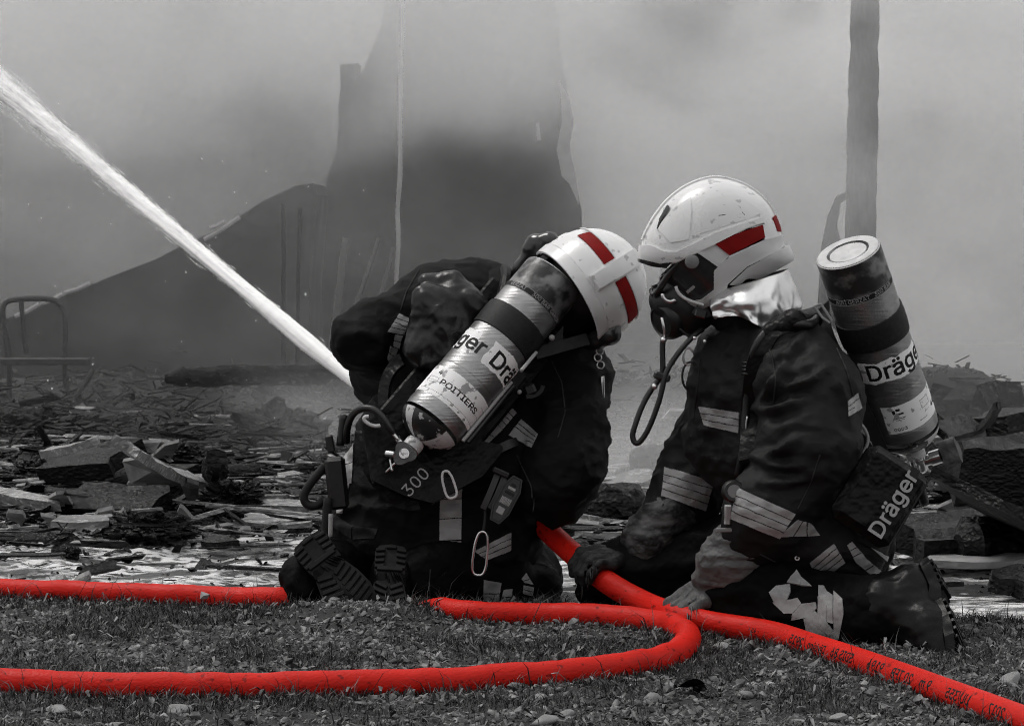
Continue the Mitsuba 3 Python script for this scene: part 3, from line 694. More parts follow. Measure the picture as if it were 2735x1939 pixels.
def laths(n, seed):                              # long thin strips lying in layers, mostly across the view
    g = np.random.default_rng(seed); ms = []
    while len(ms) < n:
        y = 7.6 + g.beta(1.4, 2.2) * 6.5; x = g.uniform(-1, 1) * (y * .178 + .8)
        pix = 630 + 7084 / y
        if y < verge_edge(np.array(x)) + .25 or g.uniform() > np.interp(pix, [1100, 1200, 1400, 1460, 1540], [.5, 1, .9, .22, .04]) or (abs(x - .15) < .25 and y < 8.6):
            continue
        m = slim(seed * 1000 + len(ms)); L = .10 + .42 * g.uniform() ** 1.6
        m.vertices *= [L, .12 * g.uniform(.6, 1.4), .25 * g.uniform(.5, 1.5)]
        a = g.normal(0, .55) + (PI if g.uniform() < .5 else 0)
        ms.append(put(m, [x, y, float(ground_z(np.array(x), np.array(y))) + .012 + g.exponential(.018)], frame([math.cos(a), math.sin(a), g.normal(0, .07)], [g.normal(0, .3), g.normal(0, .3), 1])))
    return cat_(*ms)


one('charred_laths', laths(660, 64), 'm_char', 'long thin black charred laths lying in layers over the yard', 'laths', kind='stuff')
one('pale_laths', laths(420, 65), 'm_ashboard', 'long thin pale laths lying in layers among the charred ones', 'laths', kind='stuff')
one('charred_rubble', rubble_field(6800, 61, 'lath'), 'm_char', 'black splinters and bits of charred wood strewn over the yard', 'rubble', kind='stuff')
one('pale_rubble', rubble_field(5400, 62, 'lath', True), 'm_ashboard', 'pale ash-grey splinters strewn over the yard among the black ones', 'rubble', kind='stuff')
def far_rubble(n, seed):                         # the dark bank of wreckage in front of the ruins
    g = np.random.default_rng(seed)
    y = g.uniform(11.2, 16.2, n); x = g.uniform(-1, 1, n) * (y * .178 + 1.0)
    k = meshkit.fbm(np.stack([x * 1.2, y, 0 * x], -1) + seed, 3) + .1 * g.normal(size=n) > .46
    k &= (x < 1.1) | (g.uniform(size=n) < .15)
    x, y = x[k], y[k]; s = .09 * np.exp(g.normal(size=len(x)) * .45)
    return scatter([slim(900 + i) for i in range(6)], x, y, ground_z(x, y) + g.exponential(size=len(x)) * .035, s, g, .28)


one('burnt_wreckage', far_rubble(7000, 66), 'm_char', 'dark bank of burnt splinters lost in low smoke before the ruins', 'wreckage', kind='stuff')
one('cinders', rubble_field(17000, 63, 'stone'), 'm_char', 'small black cinders scattered on the wet ground', 'cinders', kind='stuff')
# ------------------------------------------------------------------ the water jet
mat('m_water', lambda p, n, uv: grey(0.80 - 0.08 * smoothstep(0.5, 0.8, fbm((p.x + p.z) * 7, (p.x - p.z) * 55, p.y * 20, 3))), rough=0.5, spec=0.4)
J0, J1 = P(1000, 1064, 7.72), P(-140, 112, 10.4)
g = np.random.default_rng(5)
tt = np.linspace(0, 1, 220)
AX = J1 - J0; JR = frame(AX)
core = J0 + AX * tt[:, None]
jr = np.interp(tt, [0, .06, .12, .3, .6, .85, 1], [.013, .019, .025, .022, .024, .032, .037])
sides = 30
an = np.arange(sides) * 2 * PI / sides
q = np.stack([tt[:, None] * 8 + 0 * an, np.cos(an)[None] * 2.2 + 0 * tt[:, None], np.sin(an)[None] * 2.2 + 0 * tt[:, None]], -1)
rough_ = 1 + (meshkit.fbm(q, 4, 3) - .5) * np.interp(tt, [0, .2, 1], [.1, .4, .65])[:, None] * 1.2
v = core[:, None] + (jr[:, None] * rough_)[..., None] * (np.cos(an)[None, :, None] * JR[:, 1] + np.sin(an)[None, :, None] * JR[:, 2])
n = len(tt); i, j_ = np.meshgrid(np.arange(n - 1), np.arange(sides), indexing='ij')
qd = np.stack([i * sides + j_, i * sides + (j_ + 1) % sides, (i + 1) * sides + (j_ + 1) % sides, (i + 1) * sides + j_], -1).reshape(-1, 4)
jm = mesh_of(v.reshape(-1, 3), np.vstack([qd[:, [0, 1, 2]], qd[:, [0, 2, 3]]]))
jet = thing('water_jet', 'white water jet shooting from the left firefighter up to the left edge', 'water jet', kind='stuff')
part(jet, 'core', fix(jm), 'm_water', True, kind='stuff')
st, sf, at = [], [], 0
N = 9000
t0 = g.beta(2.2, 1.1, N); rad = g.exponential(size=N) * .20 * (.25 + t0) + .80; a = g.uniform(0, 2 * PI, N); ln = g.uniform(.03, .22, N) * (0.3 + t0)
wd = g.uniform(.0003, .0011, N)
c = J0 + AX * t0[:, None] + (np.interp(t0, tt, jr) * rad)[:, None] * (np.cos(a)[:, None] * JR[:, 1] + np.sin(a)[:, None] * JR[:, 2])
d = JR[:, 0] + .03 * g.normal(size=(N, 1)) * JR[:, 1] + .03 * g.normal(size=(N, 1)) * JR[:, 2] + .02 * (np.cos(a)[:, None] * JR[:, 1] + np.sin(a)[:, None] * JR[:, 2])
p_ = c - d * ln[:, None] / 2; r_ = c + d * ln[:, None] / 2
s1, s2 = JR[:, 1] * wd[:, None], JR[:, 2] * wd[:, None]
V = np.stack([p_, c + s1, c + s2, c - s1, c - s2, r_], 1).reshape(-1, 3)
F_ = np.array([[0, 1, 2], [0, 2, 3], [0, 3, 4], [0, 4, 1], [5, 2, 1], [5, 3, 2], [5, 4, 3], [5, 1, 4]])
part(jet, 'spray', mesh_of(V, (F_[None] + 6 * np.arange(N)[:, None, None]).reshape(-1, 3)), 'm_water', kind='stuff')
drops = []
for k in range(34):                              # single drops thrown off the jet
    o = P(g.uniform(60, 1000), g.uniform(420, 1120), g.uniform(8.5, 11)); s = g.uniform(.0010, .0026)
    m = trimesh.creation.icosphere(subdivisions=1, radius=s); m.vertices *= [1, 1, g.uniform(1, 2)]; drops.append(put(m, o))
part(jet, 'drops', cat_(*drops), 'm_water', kind='stuff')
# ------------------------------------------------------------------ figures: one smooth surface round a skeleton of tapering bones
def surface_net(f, lo, hi, h):
    lo, hi = np.asarray(lo, float), np.asarray(hi, float)
    n = np.ceil((hi - lo) / h).astype(int) + 1
    ax = [lo[k] + h * np.arange(n[k]) for k in range(3)]
    V = f(np.stack(np.meshgrid(*ax, indexing='ij'), -1))
    s = V < 0
    c = np.zeros(n - 1, int); acc = np.zeros(tuple(n - 1) + (3,)); cnt = np.zeros(n - 1)
    corner = [(a, b, d) for a in (0, 1) for b in (0, 1) for d in (0, 1)]
    sl = lambda o: tuple(slice(o[k], n[k] - 1 + o[k]) for k in range(3))
    for a in corner:
        for k in range(3):
            if a[k] == 0:
                b = list(a); b[k] = 1
                va, vb = V[sl(a)], V[sl(tuple(b))]
                x = (va < 0) != (vb < 0)
                t = np.where(x, va / np.where(x, va - vb, 1), 0)
                pos = np.zeros(x.shape + (3,)); pos += np.array(a, float); pos[..., k] = t
                acc += np.where(x[..., None], pos, 0); cnt += x
    on = cnt > 0
    idx = -np.ones(on.shape, int); idx[on] = np.arange(on.sum())
    verts = lo + h * (np.argwhere(on) + acc[on] / cnt[on][:, None])
    faces = []
    for k in range(3):
        i, j = [(1, 2), (2, 0), (0, 1)][k]
        a = [slice(1, m - 1) for m in n]; a[k] = slice(0, n[k] - 1)
        b = list(a); b[k] = slice(1, n[k])
        s0, s1 = s[tuple(a)], s[tuple(b)]
        e = np.argwhere(s0 != s1)
        if not len(e):
            continue
        inside = s0[tuple(e.T)]
        base = e.copy()
        for m_ in range(3):
            if m_ != k:
                base[:, m_] += 1
        g_ = lambda di, dj: idx[tuple((base - np.array([di if m_ == i else dj if m_ == j else 0 for m_ in range(3)])).T)]
        q4 = np.stack([g_(1, 1), g_(0, 1), g_(0, 0), g_(1, 0)], 1)
        q4[~inside] = q4[~inside][:, ::-1]
        faces.append(q4)
    q4 = np.vstack(faces)
    return trimesh.Trimesh(verts, np.vstack([q4[:, [0, 1, 2]], q4[:, [0, 2, 3]]]), process=False)


def bones_sdf(bones, k):
    def f(p):
        d = None
        for bn in bones:
            a, ra, b, rb = bn[:4]
            a, b = np.asarray(a, float), np.asarray(b, float)
            ab = b - a; L2 = ab @ ab
            t = np.clip(((p - a) @ ab) / max(L2, 1e-9), 0, 1)
            w = p - a - t[..., None] * ab
            if len(bn) > 4 and bn[4] is not None:              # (direction, factor): thinner (factor > 1) or thicker along one direction
                dr_, fc = bn[4]; dr_ = np.asarray(dr_, float) / np.linalg.norm(dr_)
                w = w + (w @ dr_)[..., None] * dr_ * (fc - 1)
            e = np.linalg.norm(w, axis=-1) - (ra + (rb - ra) * t)
            if d is None:
                d = e
            else:
                hh = np.maximum(k - abs(d - e), 0) / k
                d = np.minimum(d, e) - hh * hh * k * 0.25
        return d
    return f


def flesh(bones, h=0.012, k=0.04, smooth=2, wr=None):
    pts = np.array([q for b in bones for q in (b[0], b[2])]); r = max(max(b[1], b[3]) for b in bones) * 1.3 + 0.03
    m = surface_net(bones_sdf(bones, k), pts.min(0) - r, pts.max(0) + r, h)
    if smooth:
        trimesh.smoothing.filter_taubin(m, iterations=smooth * 2)
    if wr is not None:
        n = np.array(m.vertex_normals)
        m.vertices = m.vertices + n * wr(np.array(m.vertices))[:, None]
    return m


def folds(amp, freq, stretch=(1, 1, 1), seed=0, sharp=1.6):
    st = np.asarray(stretch, float)
    def f(p):
        w = p + 0.05 * np.stack([fnoise(p, 5, seed + 7), fnoise(p, 5, seed + 8), fnoise(p, 5, seed + 9)], -1)
        a = 1 - abs(2 * meshkit.noise(w * st * freq + 40, seed) - 1)
        b = 1 - abs(2 * meshkit.noise(w * st * freq * 2.1 + 80, seed + 1) - 1)
        return amp * (a ** sharp - 0.45 + 0.45 * (b ** sharp - 0.4))
    return f


def largest(m, near=None):
    ps = m.split(only_watertight=False)
    if len(ps) < 2:
        return m
    if near is not None:
        return min(ps, key=lambda q: np.linalg.norm(q.vertices - near, axis=1).min() - 0.002 * math.log(len(q.faces) + 1))
    return max(ps, key=lambda q: q.area)


def shell_up(m, lift, thick=0.004):              # an open patch made solid, lifted off what it lies on
    m = m.copy(); m.merge_vertices()
    n = np.array(m.vertex_normals); v = np.array(m.vertices); f = np.array(m.faces)
    e = np.sort(m.edges, 1); u, c = np.unique(e, axis=0, return_counts=True)
    bd = {tuple(x) for x in u[c == 1]}
    rim = np.array([x for x in m.edges if tuple(sorted(x)) in bd])
    N = len(v)
    V = np.vstack([v + n * lift, v + n * (lift - thick)])
    F = np.vstack([f, f[:, ::-1] + N] + ([np.stack([rim[:, 1], rim[:, 0], rim[:, 0] + N], 1), np.stack([rim[:, 1], rim[:, 0] + N, rim[:, 1] + N], 1)] if len(rim) else []))
    return mesh_of(V, F)


def slice_by(m, planes):
    for o, n in planes:
        m = trimesh.intersections.slice_mesh_plane(m, n, o, cap=False)
        if not len(m.faces):
            raise ValueError('empty patch')
    return m


def patch(body, px, lift=0.003, thick=0.004, back=False, mn=0.05, pick=True, depth=None):
    """The piece of a body's skin behind a convex outline seen from the photographer's side: tape, stickers and panels that follow the surface."""
    c = np.mean(px, 0); rays = [ray(*q) for q in px]; mid = ray(*c); pl = []
    for a, b in zip(rays, rays[1:] + rays[:1]):
        n = np.cross(a, b); pl.append((EYE, n * np.sign(n @ mid)))
    m = slice_by(body, pl)
    vis = (m.face_normals @ mid) < -mn * np.linalg.norm(mid)
    m = mesh_of(m.vertices, m.faces[vis if not back else ~vis]); m.merge_vertices()
    if pick:
        ps = m.split(only_watertight=False)
        if len(ps) > 1:
            big = max(q.area for q in ps)
            ps = [q for q in ps if q.area > 0.12 * big]
            m = min(ps, key=lambda q: ((q.triangles_center - EYE) @ FW).mean()) if depth is None else min(ps, key=lambda q: abs(q.triangles_center[:, 1].mean() - depth))
    return shell_up(m, lift, thick)


def ring(body, o, axis, w, lift=0.003, reach=0.2, thick=0.005):       # a band right round a limb
    axis = np.asarray(axis, float) / np.linalg.norm(axis)
    m = slice_by(body, [(o - axis * w / 2, axis), (o + axis * w / 2, -axis)])
    m.merge_vertices()
    return shell_up(largest(m, o + 0 * axis) if reach is None else max([q for q in m.split(only_watertight=False) if np.linalg.norm(q.vertices.mean(0) - o) < reach], key=lambda q: q.area), lift, thick)


def grip(c, a, top, side, wrist, s=1.0, R=HR, r=0.0125):
    """A gloved hand closed round a bar: c on its axis, a along it, top where the knuckles lie, side where the fingers go down; joints as bones."""
    a = a / np.linalg.norm(a); top = top - a * (top @ a); top /= np.linalg.norm(top); side = side - a * (side @ a) - top * (side @ top); side /= np.linalg.norm(side)
    at = lambda ang, rad, x: c + a * x + (top * math.cos(ang) + side * math.sin(ang)) * rad
    out = []
    kn = []
    for i, x in enumerate((-0.036, -0.012, 0.012, 0.036)):
        ln = (0.92, 1.0, 0.96, 0.8)[i]
        ang = [0.30, 0.30 + 1.05 * ln, 0.30 + 1.95 * ln, 0.30 + 2.6 * ln]
        j = [at(q, (R + r * 0.95) * (1.10 if n_ in (0, 1) else 1), x * s + 0.003 * (i % 2)) for n_, q in enumerate(ang)]
        kn.append(j[0])
        rr = r * s * (1, 1.05, 1.0, 0.84)[i]
        out += [(j[0], rr * 1.12, j[1], rr * 1.05), (j[1], rr * 1.05, j[2], rr), (j[2], rr, j[3], rr * 0.85)]
    wr = np.asarray(wrist, float)
    palm = wr + (np.mean(kn, 0) - wr) * 0.25
    for q in kn:
        out.append((palm, 0.024 * s, q, 0.0155 * s))
    th = at(-0.5, R + r * 1.5, -0.040 * s)
    th0 = palm + (th - palm) * 0.35 - a * 0.012
    out += [(palm, 0.022 * s, th0, 0.017 * s), (th0, 0.017 * s, th, 0.0145 * s), (th, 0.0145 * s, at(-1.5, R + r, -0.030 * s), 0.012 * s)]
    out.append((wr, 0.029 * s, palm, 0.028 * s))
    return out


def S(mesh, px, py, lift=0.0):                   # the point of a body's skin seen at a pixel, lifted towards the photographer
    d = ray(px, py); d = d / np.linalg.norm(d); t = mesh.triangles
    e1, e2 = t[:, 1] - t[:, 0], t[:, 2] - t[:, 0]
    h = np.cross(d, e2); a = (e1 * h).sum(1); a = np.where(abs(a) < 1e-14, 1e-14, a); s = EYE - t[:, 0]
    u = (s * h).sum(1) / a; q = np.cross(s, e1); v = (q @ d) / a; w = (e2 * q).sum(1) / a
    ok = (u > -1e-6) & (v > -1e-6) & (u + v < 1 + 1e-6) & (w > 0)
    if not ok.any():
        i = np.argmin(np.linalg.norm(np.cross(mesh.vertices - EYE, d), axis=1)); return mesh.vertices[i] - d * lift
    return EYE + d * (w[ok].min() - lift)


# ---------------- materials of clothes and gear
mat('m_cloth', lambda p, n, uv: grey(0.0024 + 0.006 * fbm(p.x * 9, p.y * 9, p.z * 9, 3)), rough=0.55, spec=0.09,
    bump=lambda p, n, uv: fbm(p.x * 30, p.y * 30, p.z * 30, 3) + 0.12 * noise(p.x * 700, p.y * 700, p.z * 700), bscale=0.010)
mat('m_cloth2', lambda p, n, uv: grey(0.005 + 0.013 * fbm(p.x * 9, p.y * 9, p.z * 9, 3)), rough=0.52, spec=0.13,
    bump=lambda p, n, uv: fbm(p.x * 30, p.y * 30, p.z * 30, 3) + 0.12 * noise(p.x * 700, p.y * 700, p.z * 700), bscale=0.008)
mat('m_trouser', lambda p, n, uv: grey(0.0012 + 0.004 * fbm(p.x * 9, p.y * 9, p.z * 9, 3)), rough=0.65, spec=0.06,
    bump=lambda p, n, uv: fbm(p.x * 26, p.y * 26, p.z * 26, 3), bscale=0.012)
mat('m_leather', lambda p, n, uv: grey(0.002 + 0.004 * fbm(p.x * 20, p.y * 20, p.z * 20, 3)), rough=0.42, spec=0.15,
    bump=lambda p, n, uv: fbm(p.x * 40, p.y * 40, p.z * 40, 3), bscale=0.008)
mat('m_plastic2', lambda p, n, uv: grey(0.002 + 0.003 * fbm(p.x * 20, p.y * 20, p.z * 20, 3)), rough=0.34, spec=0.42,
    bump=lambda p, n, uv: fbm(p.x * 16, p.y * 16, p.z * 16, 3), bscale=0.012)
mat('m_rivet', 0.16, rough=0.5, spec=0.3)
mat('m_strap2', 0.03, rough=0.5, spec=0.4)
mat('m_glove', lambda p, n, uv: grey(0.025 + 0.10 * fbm(p.x * 30, p.y * 30, p.z * 30, 4)), rough=0.65, spec=0.3,
    bump=lambda p, n, uv: fbm(p.x * 70, p.y * 70, p.z * 50, 3), bscale=0.008)
mat('m_glovedark', lambda p, n, uv: grey(0.008 + 0.012 * fbm(p.x * 30, p.y * 30, p.z * 30, 3)), rough=0.6, spec=0.3,
    bump=lambda p, n, uv: fbm(p.x * 60, p.y * 60, p.z * 60, 3), bscale=0.006)
mat('m_glovemid', lambda p, n, uv: grey(0.01 + 0.09 * smoothstep(.4, .75, fbm(p.x * 24, p.y * 24, p.z * 40, 4))), rough=0.6, spec=0.3,
    bump=lambda p, n, uv: fbm(p.x * 60, p.y * 60, p.z * 60, 3), bscale=0.008)
mat('m_tape', lambda p, n, uv: grey(0.20 + 0.14 * fbm(p.x * 45, p.y * 45, p.z * 45, 3) - 0.05 * smoothstep(0.6, 0.75, fbm(p.x * 20, p.y * 20, p.z * 20 + 4, 3))), rough=0.42, spec=0.5,
    bump=lambda p, n, uv: fbm(p.x * 60, p.y * 60, p.z * 60, 2), bscale=0.003)
mat('m_railmetal', 0.30, rough=0.35, spec=0.5)
mat('m_seam', 0.02, rough=0.7, spec=0.2)
mat('m_boot', lambda p, n, uv: grey(0.0010 + 0.003 * fbm(p.x * 20, p.y * 20, p.z * 20, 3)), rough=0.36, spec=0.18,
    bump=lambda p, n, uv: fbm(p.x * 30, p.y * 30, p.z * 30, 2), bscale=0.006)
mat('m_tread', lambda p, n, uv: grey(0.004 + 0.012 * fbm(p.x * 50, p.y * 50, p.z * 50, 3)), rough=0.55, spec=0.16)
mat('m_helmet', lambda p, n, uv: grey(0.60 + 0.10 * fbm(p.x * 14, p.y * 14, p.z * 14, 3) - 0.25 * smoothstep(0.68, 0.75, fbm(p.x * 60, p.y * 60, p.z * 60, 3))), rough=0.26, spec=0.5, clearcoat=0.4, clearcoat_gloss=0.9)
mat('m_helmetlow', lambda p, n, uv: grey(0.46 + 0.10 * fbm(p.x * 20, p.y * 20, p.z * 20, 3)), rough=0.36, spec=0.45)
mat('m_red', lambda p, n, uv: mi.Color3f(0.175, 0.0010, 0.0008) * (0.8 + 0.4 * fbm(p.x * 60, p.y * 60, p.z * 60, 3)), rough=0.6, spec=0.15)
mat('m_rubber', lambda p, n, uv: grey(0.004 + 0.005 * fbm(p.x * 40, p.y * 40, p.z * 40, 2)), rough=0.42, spec=0.5)
mat('m_plastic', lambda p, n, uv: grey(0.010 + 0.012 * fbm(p.x * 60, p.y * 60, p.z * 60, 2)), rough=0.22, spec=0.6)
mat('m_strap', lambda p, n, uv: grey(0.006 + 0.008 * fbm(p.x * 120, p.y * 120, p.z * 120, 2)), rough=0.6, spec=0.3)
mat('m_steel', lambda p, n, uv: grey(0.55 + 0.2 * fbm(p.x * 40, p.y * 40, p.z * 40, 2)), rough=0.22, metal=1.0)
mat('m_silver', lambda p, n, uv: grey(0.72 + 0.15 * fbm(p.x * 16, p.y * 16, p.z * 16, 3)), rough=0.34, metal=1.0,
    bump=lambda p, n, uv: fbm(p.x * 14, p.y * 14, p.z * 14, 2), bscale=0.007)
mat('m_skin', 0.25, rough=0.5, spec=0.4)
mat('m_label', lambda p, n, uv: grey(0.76 + 0.1 * fbm(p.x * 50, p.y * 50, p.z * 50, 3) - 0.5 * smoothstep(0.63, 0.69, fbm(p.x * 55, p.y * 55, p.z * 55 + 3, 4))), rough=0.55, spec=0.35)
mat('m_ink', 0.012, rough=0.6, spec=0.2)
mat('m_pale', 0.5, rough=0.5, spec=0.3)
mat('m_greyink', 0.30, rough=0.5, spec=0.3)
scene['m_lens'] = {'type': 'thindielectric', 'int_ior': 1.5}


def tape(owner, body, px, name='reflective_tape', seams=2, lift=0.003, label=None, along=0, depth=None):
    """A piece of tape on a garment with its stitching: px is a four-cornered outline, the seams run along its first side (along=0) or its second."""
    key = part(owner, name, patch(body, px, lift, depth=depth), 'm_tape', 30, label)
    q = np.array(px, float)
    if len(q) == 4:
        if along:
            q = np.roll(q, -1, 0)
        for s_ in np.linspace(0, 1, seams + 2)[1:-1]:
            a, b = q[0] + (q[3] - q[0]) * s_, q[1] + (q[2] - q[1]) * s_
            d = (q[3] - q[0]); d = d / np.linalg.norm(d) * 1.1
            try:
                part(owner, name.replace('tape', 'seam') if 'tape' in name else 'seam', patch(body, [a - d, b - d, b + d, a + d], lift + 0.0008, 0.003, depth=depth), 'm_seam', 30)
            except ValueError:
                pass
    return key


def boot(owner, heel, toe, n, L=0.285, W=1.0, shaft=0.14, shaft_dir=None, sole_m='m_tread', fat=1.0):
    """heel and toe on the sole, n the way the sole faces"""
    x = (toe - heel) / np.linalg.norm(toe - heel); n = n - x * (n @ x); n /= np.linalg.norm(n); z = -n; y = np.cross(z, x)
    R = np.stack([x, y, z], 1); g_ = lambda a, b, c: heel + R @ np.array([a, b * W, c])
    sd = z if shaft_dir is None else shaft_dir / np.linalg.norm(shaft_dir)
    top = g_(0.055, 0, 0.10) + sd * shaft
    bn = [(g_(.035, 0, .045), .042, g_(.06, 0, .10), .050), (g_(.06, 0, .10), .050, top, .060), (g_(.04, 0, .04), .040, g_(.15, 0, .045), .042), (g_(.08, 0, .09), .046, g_(.17, 0, .05), .040),
          (g_(.15, -.014, .036), .036, g_(.235, -.008, .032), .034), (g_(.15, .016, .036), .034, g_(.235, .010, .032), .032)]
    bd_ = lambda q: q + z * 3.0 * max(0, (q - heel) @ x - .165) ** 2
    bn = [(bd_(q0), r0, bd_(q1), r1) for q0, r0, q1, r1 in bn]
    bn = [(heel + (q0 - heel) + z * (fat - 1) * .035, r0 * fat, heel + (q1 - heel) + z * (fat - 1) * .035, r1 * fat) for q0, r0, q1, r1 in bn]
    up = part(owner, 'boot', flesh(bn, .007, .03, 2, folds(.0025, 28, seed=3)), 'm_boot', True)
    o = np.array([(0, .028), (.02, .036), (.07, .034), (.11, .032), (.16, .042), (.21, .046), (.25, .040), (.28, .022), (.288, 0)])
    o = np.vstack([o, (o * [1, -1])[::-1][1:], [[-.006, 0]]]) * [L / .285, W]
    sole = trimesh.creation.extrude_polygon(Polygon(o).buffer(.004).buffer(-.002), .022, engine='earcut')
    sole.apply_translation([0, 0, -.004])
    sole = sole.subdivide_to_size(.03)
    def rock(m):                                 # the toe turns up, the heel stands proud
        m.vertices[:, 2] += 3.0 * np.maximum(0, m.vertices[:, 0] - .165) ** 2 - .010 * (m.vertices[:, 0] < .086)
        return m
    part(up, 'sole', put(rock(sole), heel, R), sole_m, 30)
    lug = []
    def bar(a, b, w=.009):
        a, b = np.array(a, float) * [L / .285, W], np.array(b, float) * [L / .285, W]; d = b - a; l = np.linalg.norm(d)
        m = box(l, w, .011, .0015); c, s = d / l
        m.apply_transform(np.array([[c, -s, 0, (a[0] + b[0]) / 2], [s, c, 0, (a[1] + b[1]) / 2], [0, 0, 1, -.006], [0, 0, 0, 1]])); lug.append(m)
    for xx in (.012, .030, .048, .066):
        for s in (-1, 1):
            bar((xx, s * .014), (xx + .004, s * .036))
    bar((.004, -.012), (.004, .012)); bar((.075, -.030), (.075, .030), .012)
    for k, xx in enumerate((.115, .135, .155, .175, .195, .215, .235)):
        w_ = np.interp(xx, [.11, .16, .21, .25], [.032, .042, .046, .036])
        for s in (-1, 1):
            bar((xx + .016, s * .003), (xx, s * w_ * .94), .0105)
    bar((.262, -.020), (.262, .020), .012)
    for k, m in enumerate(lug):
        part(up, 'tread_bar', put(rock(m), heel, R), sole_m)
    return up
# ------------------------------------------------------------------ gear shared by both: solids, helmets, air cylinders
def MF(m):
    return m3.Manifold(m3.Mesh(np.ascontiguousarray(m.vertices, np.float32), np.ascontiguousarray(m.faces, np.uint32)))


def TM(m):
    q = m.to_mesh()
    return mesh_of(q.vert_properties[:, :3], q.tri_verts)


def blob(c, e1, e2, e3, outline, W, off=0.0, p=2.3, n=160, k=48):
    """A closed body with the outline (pairs of metres along e1 and e2 from c, anticlockwise) swelling to the half width W along e3."""
    o = np.asarray(outline, float)
    a = np.unwrap(np.arctan2(o[:, 1], o[:, 0])); r = np.linalg.norm(o, axis=1)
    A = np.linspace(0, 2 * PI, n, endpoint=False)
    aa = np.r_[a - 2 * PI, a, a + 2 * PI]; rr = np.r_[r, r, r]
    from scipy.interpolate import PchipInterpolator
    i = np.argsort(aa)
    R = PchipInterpolator(aa[i], rr[i])(A) + off
    s = np.linspace(0, PI, k + 1)[1:-1]
    u = np.sin(s) ** (2 / p); w = np.sign(np.cos(s)) * abs(np.cos(s)) ** (2 / p) * (W + off)
    V = c + (u[:, None] * (R * np.cos(A))[None])[..., None] * e1 + (u[:, None] * (R * np.sin(A))[None])[..., None] * e2 + (w[:, None] + 0 * A)[..., None] * e3
    m = len(s); V = np.vstack([V.reshape(-1, 3), c + (W + off) * e3, c - (W + off) * e3])
    ii, jj = np.meshgrid(np.arange(m - 1), np.arange(n), indexing='ij')
    q = np.stack([ii * n + jj, ii * n + (jj + 1) % n, (ii + 1) * n + (jj + 1) % n, (ii + 1) * n + jj], -1).reshape(-1, 4)
    j = np.arange(n)
    F = np.vstack([q[:, [0, 1, 2]], q[:, [0, 2, 3]], np.stack([np.full(n, m * n), (j + 1) % n, j], 1), np.stack([np.full(n, m * n + 1), (m - 1) * n + j, (m - 1) * n + (j + 1) % n], 1)])
    return fix(mesh_of(V, F))


def prism(pts, c, e1, e2, e3, w0, w1):           # a polygon (metres along e1, e2 from c) pushed along e3 from w0 to w1
    g_ = Polygon(pts).buffer(0)
    e = trimesh.creation.extrude_polygon(g_, w1 - w0, engine='earcut')
    v = e.vertices
    e.vertices = c + v[:, :1] * e1 + v[:, 1:2] * e2 + (v[:, 2:] + w0) * e3
    return MF(fix(e))


def wide(m, k):
    m = m.copy(); m.vertices = m.vertices * [k, 1, 1]
    return m


class Cyl:
    """An air cylinder: top and bottom on its axis; the angle 0 faces the photographer, positive angles turn to the right seen with the top up."""
    def __init__(self, top, bottom, R, view):
        self.d = (bottom - top) / np.linalg.norm(bottom - top); self.o = top; self.R = R
        f = view - self.d * (view @ self.d); self.f = f / np.linalg.norm(f)
        self.r = np.cross(self.f, self.d)
        if self.r[0] < 0:
            self.r = -self.r

    def at(self, s, th, r):
        s, th, r = np.broadcast_arrays(s, th, r)
        return self.o + s[..., None] * self.d + (r * np.cos(th))[..., None] * self.f + (r * np.sin(th))[..., None] * self.r

    def turn(self, prof, t0=-PI, t1=PI, n=64):   # profile (radius, s)
        prof = np.asarray(prof, float); th = np.linspace(t0, t1, n)
        V = self.at(prof[:, 1][:, None], th[None], prof[:, 0][:, None])
        a, b = V.shape[:2]
        i, j = np.meshgrid(np.arange(a - 1), np.arange(b - 1), indexing='ij'); k = (i * b + j).ravel()
        m = mesh_of(V.reshape(-1, 3), np.vstack([np.stack([k, k + 1, k + b + 1], 1), np.stack([k, k + b + 1, k + b], 1)]))
        c = m.triangles_center; ax = self.o + np.outer((c - self.o) @ self.d, self.d)
        if ((c - ax) * m.face_normals).sum() < 0:
            m.invert()
        return m

    def wrap(self, flat, s, th, lift, prof=None, step=0.006):   # lettering: x round the cylinder, y towards its top
        m = flat if len(flat.faces) > 1500 else flat.subdivide_to_size(step)
        v = m.vertices; z = v[:, 2] / max(1e-9, v[:, 2].max())
        return fix(mesh_of(self.at(s - v[:, 1], th + v[:, 0] / self.R, self.R + lift * z - 0.0005 * (1 - z)), m.faces))


def outline_mesh(poly, t=0.0005):
    return trimesh.creation.extrude_polygon(Polygon(poly).buffer(0), t, engine='earcut')


def torn(w, h, seed, rag=0.004, nx_=60, ny_=10):  # a thin sheet (0..w, 0..h) with torn edges
    u, v = np.meshgrid(np.linspace(0, 1, nx_), np.linspace(0, 1, ny_), indexing='ij')
    e = lambda t, k: (meshkit.fbm(np.stack([t * 60 + seed, 0 * t + k, 0 * t], -1), 4, k) - .5) * 2 * rag
    x0, x1 = e(v[0] * h, 1), w + e(v[0] * h, 2); y0, y1 = e(u[:, 0] * w, 3), h + e(u[:, 0] * w, 4)
    X, Y = x0[None] * (1 - u) + x1[None] * u, y0[:, None] * (1 - v) + y1[:, None] * v
    g_ = grid_mesh(X.T, Y.T, 0 * X.T)
    return shell_up(g_ if g_.face_normals[0, 2] > 0 else mesh_of(g_.vertices, g_.faces[:, ::-1]), .0004, .0004)


